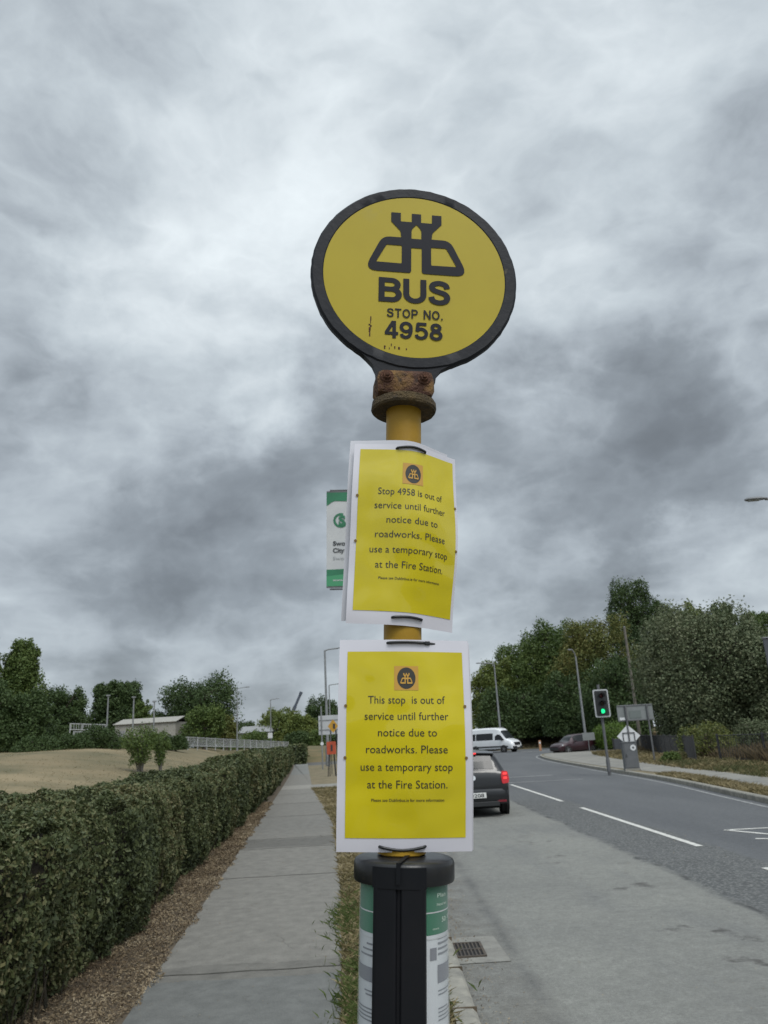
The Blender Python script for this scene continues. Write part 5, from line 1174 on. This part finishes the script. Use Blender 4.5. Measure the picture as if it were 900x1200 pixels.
def hatchback(label, paint, loc, rotz, lit, L_=4.0, Wd=.84, H=1.45, plate=None, group=None):
    t = thing('hatchback_car', label, 'car', loc, (0, 0, rotz), group)      # rear at x=0, front at x=L_
    W_ = Wd
    st = [(0.00, ring(.34, W_*.74, .52, W_*.86, .70, W_*.86, .82, W_*.74)),
          (0.03, ring(.27, W_*.82, .52, W_*.93, .86, W_*.88, .955, W_*.76)),
          (0.08, ring(.25, W_*.85, .52, W_*.96, .93, W_*.88, 1.03, W_*.74)),
          (0.24, ring(.23, W_*.88, .55, W_*.99, .98, W_*.90, H-.12, W_*.69)),
          (0.36, ring(.22, W_*.88, .55, W_*.995, .98, W_*.91, H-.06, W_*.68)),
          (0.60, ring(.21, W_*.88, .55, W_*1.0, .97, W_*.92, H-.015, W_*.69)),
          (1.30, ring(.20, W_*.88, .55, W_*1.0, .95, W_*.93, H, W_*.71)),
          (2.10, ring(.20, W_*.88, .55, W_*1.0, .93, W_*.93, H-.03, W_*.70)),
          (2.55, ring(.20, W_*.88, .55, W_*1.0, .92, W_*.92, H-.16, W_*.66)),
          (3.05, ring(.20, W_*.88, .55, W_*1.0, .90, W_*.90, .98, W_*.74)),
          (3.55, ring(.20, W_*.87, .53, W_*.97, .80, W_*.86, .88, W_*.70)),
          (3.88, ring(.22, W_*.82, .50, W_*.88, .66, W_*.80, .76, W_*.62)),
          (4.00, ring(.28, W_*.70, .46, W_*.74, .56, W_*.70, .62, W_*.50))]
    st = [(x*L_/4.0, r) for x, r in st]
    patch, nr, m_, full, X = car_body(t, st, paint, 60); sc = L_/4.0
    roofk = [8, 9, 10, 11, 12, 13]
    patch('rear_window', .085*sc, .24*sc, [9, 10, 11, 12], MT['glass'])
    patch('windscreen', 2.52*sc, 3.05*sc, [8, 9, 10, 11, 12, 13], MT['glass'])
    for ks in ([6, 7], [m_-8, m_-7]):
        patch('side_window', .62*sc, 1.22*sc, ks, MT['glass_dark']); patch('side_window', 1.30*sc, 2.55*sc, ks, MT['glass_dark'])
    for s in (-1, 1):
        for x in (.72*sc, 3.22*sc):
            arch(t, x, s*W_*.985, .31, s); wheel(t, x, s*(W_*1.0-.085), .31, .19, MT['rim_alloy'], s)
    # spoiler lip with the third brake light
    v = []
    for s in np.linspace(-1, 1, 11): v += [(.50*sc, s*W_*.66, H-.012-.03*s*s), (.20*sc, s*W_*.64, H-.055-.03*s*s), (.21*sc, s*W_*.64, H-.085-.03*s*s), (.50*sc, s*W_*.66, H-.08-.03*s*s)]
    MB().add(v, [(i*4+k, i*4+(k+1) % 4, i*4+4+(k+1) % 4, i*4+4+k) for i in range(10) for k in range(4)] + [(0, 1, 2, 3), (40, 41, 42, 43)]).build('spoiler', paint, t, 30)
    MB().box((.198*sc, 0, H-.07), (.02, .26, .032)).build('high_brake_light', MT['brake_red'] if lit else MT['refl_red'], t)
    for s in (-1, 1):
        out = round_poly([(.655, .70), (.815, .71), (.83, .80), (.805, .965), (.665, .975), (.64, .86)], .03, 3)
        b = MB(); b.v = []; n = len(out)
        def tl(yy, zz, d): 
            xx = float(np.interp(zz, [.70, .82, .955, 1.03], [0, .0, .03, .08])) + .9*max(0, yy-.60)**1.6 - .045 + d
            return (xx, s*yy*W_/.84, zz)
        b.add([tl(y, z, 0) for y, z in out] + [tl(y, z, .12) for y, z in out], [(i, (i+1) % n, n+(i+1) % n, n+i) for i in range(n)] + [tuple(range(n))])
        lo = b.build('tail_light', MT['tail_red'] if lit else MT['refl_red'], t, 30)
        if lit:
            b = MB(); b.add([tl(.685, .895, -.006), tl(.785, .895, -.006), tl(.78, .94, -.006), tl(.69, .94, -.006)], [(0, 1, 2, 3)]); b.add([tl(.69, .80, -.006), tl(.775, .80, -.006), tl(.775, .845, -.006), tl(.69, .845, -.006)], [(0, 1, 2, 3)]); b.build('brake_bulb', MT['brake_red'], lo)
        MB().box((-.012, s*.60, .335), (.02, .24, .045)).build('reflector', MT['refl_red'], t)
        v = [(3.86*sc, s*.40, .60), (3.86*sc, s*.40, .70), (3.62*sc, s*.76*W_/.84, .76), (3.62*sc, s*.78*W_/.84, .63), (3.92*sc, s*.42, .60), (3.91*sc, s*.42, .70), (3.70*sc, s*.78*W_/.84, .765), (3.70*sc, s*.80*W_/.84, .63)]
        MB().add(v, [(4, 5, 6, 7), (0, 1, 5, 4), (1, 2, 6, 5), (2, 3, 7, 6), (3, 0, 4, 7)]).build('headlight', MT['headlamp'], t)
        b = MB(); b.box((2.52*sc, s*(W_+.09), .98), (.12, .19, .13), None, 1, .03); b.build('wing_mirror', paint, t, 40)
    # lower bumper valance, plate recess, badge
    v = []
    for s in np.linspace(-1, 1, 13):
        bx = .10*abs(s)**3; v += [(-.055+bx, s*W_*.92, .60-.01*s*s), (-.075+bx, s*W_*.94, .54), (-.07+bx, s*W_*.94, .40), (-.03+bx, s*W_*.92, .27), (.15+bx, s*W_*.92, .25), (.15+bx, s*W_*.92, .62)]
    MB().add(v, [(i*6+k, i*6+(k+1) % 6, i*6+6+(k+1) % 6, i*6+6+k) for i in range(12) for k in range(6)] + [tuple(range(6)), tuple(range(72, 78))]).build('rear_bumper', paint, t, 35)
    MB().box((-.058, 0, .285), (.04, 1.1*W_/.84, .10), None, 1, .01).build('valance', MT['plastic'], t)
    MB().box((3.98*sc, 0, .42), (.06, 1.2*W_/.84, .22), None, 1, .02).build('grille', MT['plastic'], t)
    pl = MB().box((-.081, 0, .475), (.012, .52, .115), None, 1, .003).build('number_plate', MT['plate'], t)
    if plate:
        gv, gf = text_geo(plate, 1, .02, .42, .075); flat_part('plate_lettering', [(gv, gf, 0, .4375)], lambda s, tt, off: (-.0885-off, -s, tt), .0, MT['plastic'], pl)
    b = MB(); dv = Vector((-.98, 0, .2)); c = Vector((.022, 0, .845)); b.cyl(c, c+dv*.03, .06, .055, 24); b.build('badge', MT['badge'], t, 40)
    MB().box((.018, 0, .74), (.03, 1.02*W_/.84, .012)).build('hatch_seam', MT['shade'], t)
    MB().box((.085*sc, .12, 1.065), (.018, .46, .018), Matrix.Rotation(.12, 3, 'X')).build('rear_wiper', MT['plastic'], t)
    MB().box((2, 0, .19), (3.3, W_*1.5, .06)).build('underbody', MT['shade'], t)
    return t
p = DP(558, 955, 18.6); hatchback('dark grey hatchback with red brake lights waiting at the lights, seen from behind', MT['car_grey'], (p.x, 18.6, 0), R_(90), True, plate='E 0208')
p = DP(652, 882, 67); hatchback('maroon hatchback crossing the junction below the browning tree', MT['car_maroon'], (p.x+3.75, 69.0, .004), R_(180+24), False, 4.2, .86, 1.56)

def minibus(label, loc, rotz):
    t = thing('white_minibus', label, 'minibus', loc, (0, 0, rotz))       # rear at x=0, front at x=6
    W_ = 1.0
    def rv(zb, wb, zbelt, wbelt, zr, wr): return ring(zb, wb, .8, W_*.99, zbelt, wbelt, zr, wr)
    st = [(0, rv(.48, .80, 1.30, .93, 2.40, .78)), (.08, rv(.40, .9, 1.32, .97, 2.52, .80)), (.5, rv(.36, .92, 1.32, .98, 2.58, .82)), (2.2, rv(.36, .92, 1.32, .98, 2.62, .82)), (3.6, rv(.36, .92, 1.32, .98, 2.60, .82)),
          (4.15, rv(.36, .92, 1.30, .97, 2.50, .80)), (4.45, rv(.36, .92, 1.28, .96, 2.28, .76)), (5.15, rv(.36, .92, 1.24, .94, 1.42, .80)), (5.6, ring(.36, .9, .75, .97, 1.12, .90, 1.26, .74)), (5.86, ring(.34, .86, .68, .90, .96, .82, 1.10, .66)), (5.98, ring(.38, .74, .62, .76, .80, .70, .90, .56))]
    patch, nr, m_, full, X = car_body(t, st, MT['van_white'], 70)
    patch('windscreen', 4.46, 5.12, [8, 9, 10, 11, 12, 13], MT['glass'])
    for s, ks in ((1, [6]), (-1, [m_-7])):
        for a, c in ((.25, 1.2), (1.28, 2.25), (2.33, 3.55)): patch('side_window', a, c, ks, MT['glass_dark'])
        b = MB(); y = s*.985
        b.add([(3.78, y+s*.012, 1.32), (4.98, y-s*.005, 1.27), (4.62, y-s*.06, 1.66), (4.40, y-s*.10, 1.86), (3.78, y-s*.095, 1.90)], [(0, 1, 2, 3, 4)]); b.build('door_window', MT['glass_dark'], t)
        b = MB(); b.box((2.9, s*.992, .62), (5.0, .05, .14), None, 1, .01); b.build('side_moulding', MT['plastic'], t)
        MB().box((4.75, s*1.13, 1.40), (.14, .24, .34), None, 1, .03).build('wing_mirror', MT['plastic'], t)
        for x in (1.15, 4.85): arch(t, x, s*.985, .36, s); wheel(t, x, s*.90, .35, .22, MT['rim_alloy'], s)
        v = [(5.50, s*.86, .98), (5.84, s*.66, .92), (5.80, s*.60, 1.09), (5.42, s*.84, 1.20), (5.58, s*.92, .98), (5.93, s*.70, .92), (5.87, s*.62, 1.11), (5.47, s*.90, 1.22)]
        MB().add(v, [(4, 5, 6, 7), (0, 1, 5, 4), (1, 2, 6, 5), (2, 3, 7, 6), (3, 0, 4, 7)]).build('headlight', MT['headlamp'], t)
    MB().box((5.94, 0, .86), (.10, 1.1, .34), None, 1, .03).build('grille', MT['plastic'], t)
    MB().box((5.98, 0, .50), (.16, 1.66, .24), None, 1, .05).build('front_bumper', MT['plastic'], t)
    MB().box((6.07, 0, .56), (.02, .52, .11)).build('number_plate', MT['plate'], t)
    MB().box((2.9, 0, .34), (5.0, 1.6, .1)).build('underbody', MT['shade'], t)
    return t
p = DP(596, 881.5, 86)
rz = R_(-43); fx = p.x - 4.85*math.cos(rz) + 0.2; fy = 86 - 4.85*math.sin(rz)+.7
minibus('white high roof minibus turning at the junction in front of the trees', (fx, fy, .004), rz)

# ------------------------------------------------------------------ right hand street furniture
p = GP(714, 905, .12); t = thing('traffic_light', 'traffic light on a grey post showing green across the road', 'traffic light', (p.x, p.y, .12))
b = MB(); b.cyl((0, 0, -.2), (0, 0, 3.42), .057, None, 14); b.build('post', MT['galv_dark'], t, 40); MB().cyl((0, 0, 0), (0, 0, .5), .075, None, 14).build('post_base', MT['galv_dark'], t, 40)
bb = MB().prism(round_poly([(-.31, 2.12), (.31, 2.12), (.31, 3.22), (-.31, 3.22)], .08, 4), .025, lambda q: Vector((q.x, -.20+q.z, q.y))).build('border_board', MT['border'], t, 40)
MB().prism(round_poly([(-.255, 2.18), (.255, 2.18), (.255, 3.165), (-.255, 3.165)], .05, 4), .02, lambda q: Vector((q.x, -.222+q.z, q.y))).build('backing_board', MT['plastic'], t, 40)
hd = MB().box((0, -.13, 2.67), (.30, .16, .94), None, 1, .02).build('signal_head', MT['plastic'], t, 40)
for z, mt in ((2.97, 'red_off'), (2.67, 'amber_off'), (2.36, 'green_lit')):
    MB().lathe([(0, -.05), (.05, -.042), (.09, 0), (.09, .03)], 24, lambda q: Vector((q.x, -.235+q.z, q.y+z))).build('signal_lens', MT[mt], hd, 50)
    v = [(r*math.cos(a), y, z+r*math.sin(a)) for y, r in ((-.235, .125), (-.40, .115)) for a in np.linspace(-.5, math.pi+.5, 17)]
    MB().add(v, [(i, i+1, 18+i, 17+i) for i in range(16)]).build('visor', MT['plastic'], hd, 50)
for z in (2.3, 3.05): MB().box((0, -.05, z), (.08, .12, .05)).build('clamp', MT['galv_dark'], t)

p = GP(768, 893, .12); q = DP(741, 893, p.y)
cx = (p.x+q.x)/2; t = thing('direction_sign', 'grey back of a wide direction sign on two posts behind the traffic light', 'road sign', (cx, p.y, .1))
hw = (p.x-q.x)/2; zt_ = DP(746, 825.5, p.y).z-.1; zb2 = DP(746, 844.5, p.y).z-.1
for s in (-1, 1): MB().cyl((s*hw*.96, 0, -.2), (s*hw*.96, 0, zt_-.05), .045, None, 10).build('post', MT['galv_dark'], t, 40)
pan = MB().box((-.06, -.0+.07, (zt_+zb2)/2), (1.78, .03, zt_-zb2), None, 1, .008).build('panel', MT['sign_back'], t)
MB().box((-.08, .045, (zt_+zb2)/2-.08), (.58, .02, .36)).build('patch', MT['sign_dark'], pan); MB().box((-.74, .045, zb2+.12), (.26, .02, .12)).build('sticker', MT['sign_white'], pan)
for z in (zt_-.04, zb2+.03): MB().box((-.06, .05, z), (1.76, .035, .05)).build('channel', MT['galv_dark'], pan)
pd = DP(737, 862.5, p.y-2.4); t = thing('diamond_sign', 'pale back of a diamond shaped sign with dark rectangular frame above the grey cabinet', 'road sign', (pd.x, p.y-2.4, .1))
zc = pd.z-.1; hs = .50
MB().prism([(0, -hs), (hs*1.08, 0), (0, hs), (-hs*1.08, 0)], .02, lambda w_: Vector((w_.x, .03+w_.z, zc+w_.y))).build('panel', MT['sign_white'], t)
MB().cyl((0, 0, -.15), (0, 0, zc+.55), .035, None, 10).build('post', MT['galv_dark'], t, 40)
b = MB()
for x, z, w_, h_ in ((0, .14, .52, .045), (0, -.26, .52, .045), (-.26, -.06, .045, .44), (.26, -.06, .045, .44)): b.box((x, .012, zc+z), (w_, .03, h_))
b.build('frame', MT['galv_dark'], t)
MB().box((-.20, .03, zc-.86), (.18, .02, .36)).build('small_plate', MT['sign_white'], t)
p = GP(742, 903, .12); t = thing('utility_cabinet', 'grey roadside utility cabinet with a round white sticker under the diamond sign', 'cabinet', (p.x, p.y, .12), (0, 0, R_(-6)))
MB().box((0, .2, .55), (.56, .40, 1.06), None, 1, .012).build('box', MT['cabinet'], t); MB().box((0, .2, .03), (.60, .44, .10)).build('plinth', MT['pave'], t)
MB().box((0, .2, 1.095), (.60, .44, .03), None, 1, .008).build('cap', MT['cabinet'], t); dr = MB().box((.01, -.006, .57), (.48, .02, .92), None, 1, .004).build('door', MT['cabinet'], t)
MB().cyl((.12, -.018, .88), (.12, -.022, .88), .115, None, 24).build('sticker', MT['sign_white'], dr); MB().cyl((.12, -.0222, .88), (.12, -.0245, .88), .045, None, 12).build('sticker_mark', MT['cabinet'], dr); MB().box((-.18, -.022, .58), (.03, .02, .12)).build('handle', MT['black_metal'], dr)
p = DP(692, 881, 66); t = thing('small_sign', 'small grey sign back on a short post behind the maroon car', 'road sign', (p.x, 66, .05)); z1 = DP(692, 858.5, 66).z-.05
MB().box((.0, 0, z1-.3), (1.0, .03, .6), None, 1, .008).build('panel', MT['sign_back'], t); MB().cyl((-.05, .04, -.1), (-.05, .04, z1-.05), .045, None, 10).build('post', MT['galv_dark'], t)
p = DP(633.5, 880, 84); t = thing('marker_post', 'short faded orange marker post between the minibus and the maroon car', 'marker post', (p.x, 84, .004)); z1 = DP(633.5, 867.5, 84).z
MB().box((0, 0, z1*.5), (.24, .1, z1), None, .85, .02).build('post', MT['post_orange'], t); MB().box((0, -.055, z1*.78), (.16, .012, .2)).build('band', MT['sign_white'], t)
# dark panel of a big sign cut by the right edge
p = DP(893.5, 748, 21.5); zlo2 = DP(897, 815, 21.5).z
t = thing('tall_sign', 'dark grey back of a tall road sign cut by the right edge', 'road sign', (p.x+.62, 21.5, .1))
MB().box((0, 0, (p.z+zlo2)/2-.1), (1.24, .04, p.z-zlo2), None, 1, .012).build('panel', MT['dark_panel'], t)
MB().box((0, -.01, p.z-.1+.012), (1.28, .08, .03)).build('top_channel', MT['galv'], t)
for s in (-1, 1): MB().cyl((.2+s*.3, .06, -.2), (.2+s*.3, .06, p.z-.2), .045, None, 10).build('post', MT['galv_dark'], t)

# ------------------------------------------------------------------ left verge furniture
Yb = 58; p = DP(373, 839, Yb); p2 = DP(373, 861.5, Yb); t = thing('grey_sign_board', 'grey back of a large two post sign board far along the verge', 'road sign', (p.x, Yb, .12))
bwid = 1.9; hz = p.z-p2.z; MB().box((bwid/2, 0, p.z-.12-hz/2), (bwid, .04, hz), None, 1, .01).build('panel', MT['sign_back_light'], t)
for x in (.22, 1.55): MB().cyl((x, -.05, -.2), (x, -.05, p.z+.55), .05, None, 10).build('post', MT['galv'], t)
for z in (.25, .75): MB().box((bwid/2, -.03, p.z-.12-hz*z), (bwid*.96, .03, .07)).build('channel', MT['galv'], t)
c = DP(377.5, 871.5, Yb)-Vector((p.x, Yb, .12)); MB().cyl(c+Vector((0, -.08, 0)), c+Vector((0, -.1, 0)), .12, None, 18).build('round_plate', MT['sign_white'], t)
Yo = 44; p = DP(386.5, 886, Yo); zz = .12
def frame_sign(label, xpx, y0px, y1px, Y, mat, w_, shape):
    a = DP(xpx, y0px, Y); c = DP(xpx, y1px, Y); t = thing('roadworks_sign', label, 'road sign', (a.x, Y, .12), group='temporary roadworks signs'); h_ = a.z-c.z; zc = (a.z+c.z)/2-.12
    pts = [(-w_/2, -h_/2), (w_/2, -h_/2), (w_/2, h_/2), (-w_/2, h_/2)] if shape == 'rect' else [(0, -h_/2), (w_/2, 0), (0, h_/2), (-w_/2, 0)]
    pn = MB().prism(round_poly(pts, .04, 3), .03, lambda q_: Vector((q_.x, q_.z, zc+q_.y))).build('panel', mat, t)
    for s in (-1, 1): MB().cyl((s*w_*.28, .03, zc-h_*.3), (s*w_*.45, .12, 0), .022, None, 8).build('leg', MT['black_metal'], t); MB().cyl((s*w_*.2, .05, zc), (s*w_*.3, .55, 0), .02, None, 8).build('leg', MT['black_metal'], t)
    return t, pn, zc, h_
t, pn, zc, h_ = frame_sign('orange red temporary roadworks board standing on the verge', 388, 869, 884, 44, MT['orange'], .5, 'rect')
MB().box((.02, -.012, zc), (.10, .02, h_*.5)).build('symbol', MT['black_metal'], pn)
t, pn, zc, h_ = frame_sign('amber diamond shaped temporary warning sign behind the orange board', 390, 843, 859, 47, MT['amber'], .62, 'diamond')
MB().box((.06, -.012, zc), (.12, .02, h_*.36)).build('symbol', MT['black_metal'], pn)
print('faces', sum(len(o.data.polygons) for o in COL.objects if o.type == 'MESH'), 'objects', len(COL.objects))
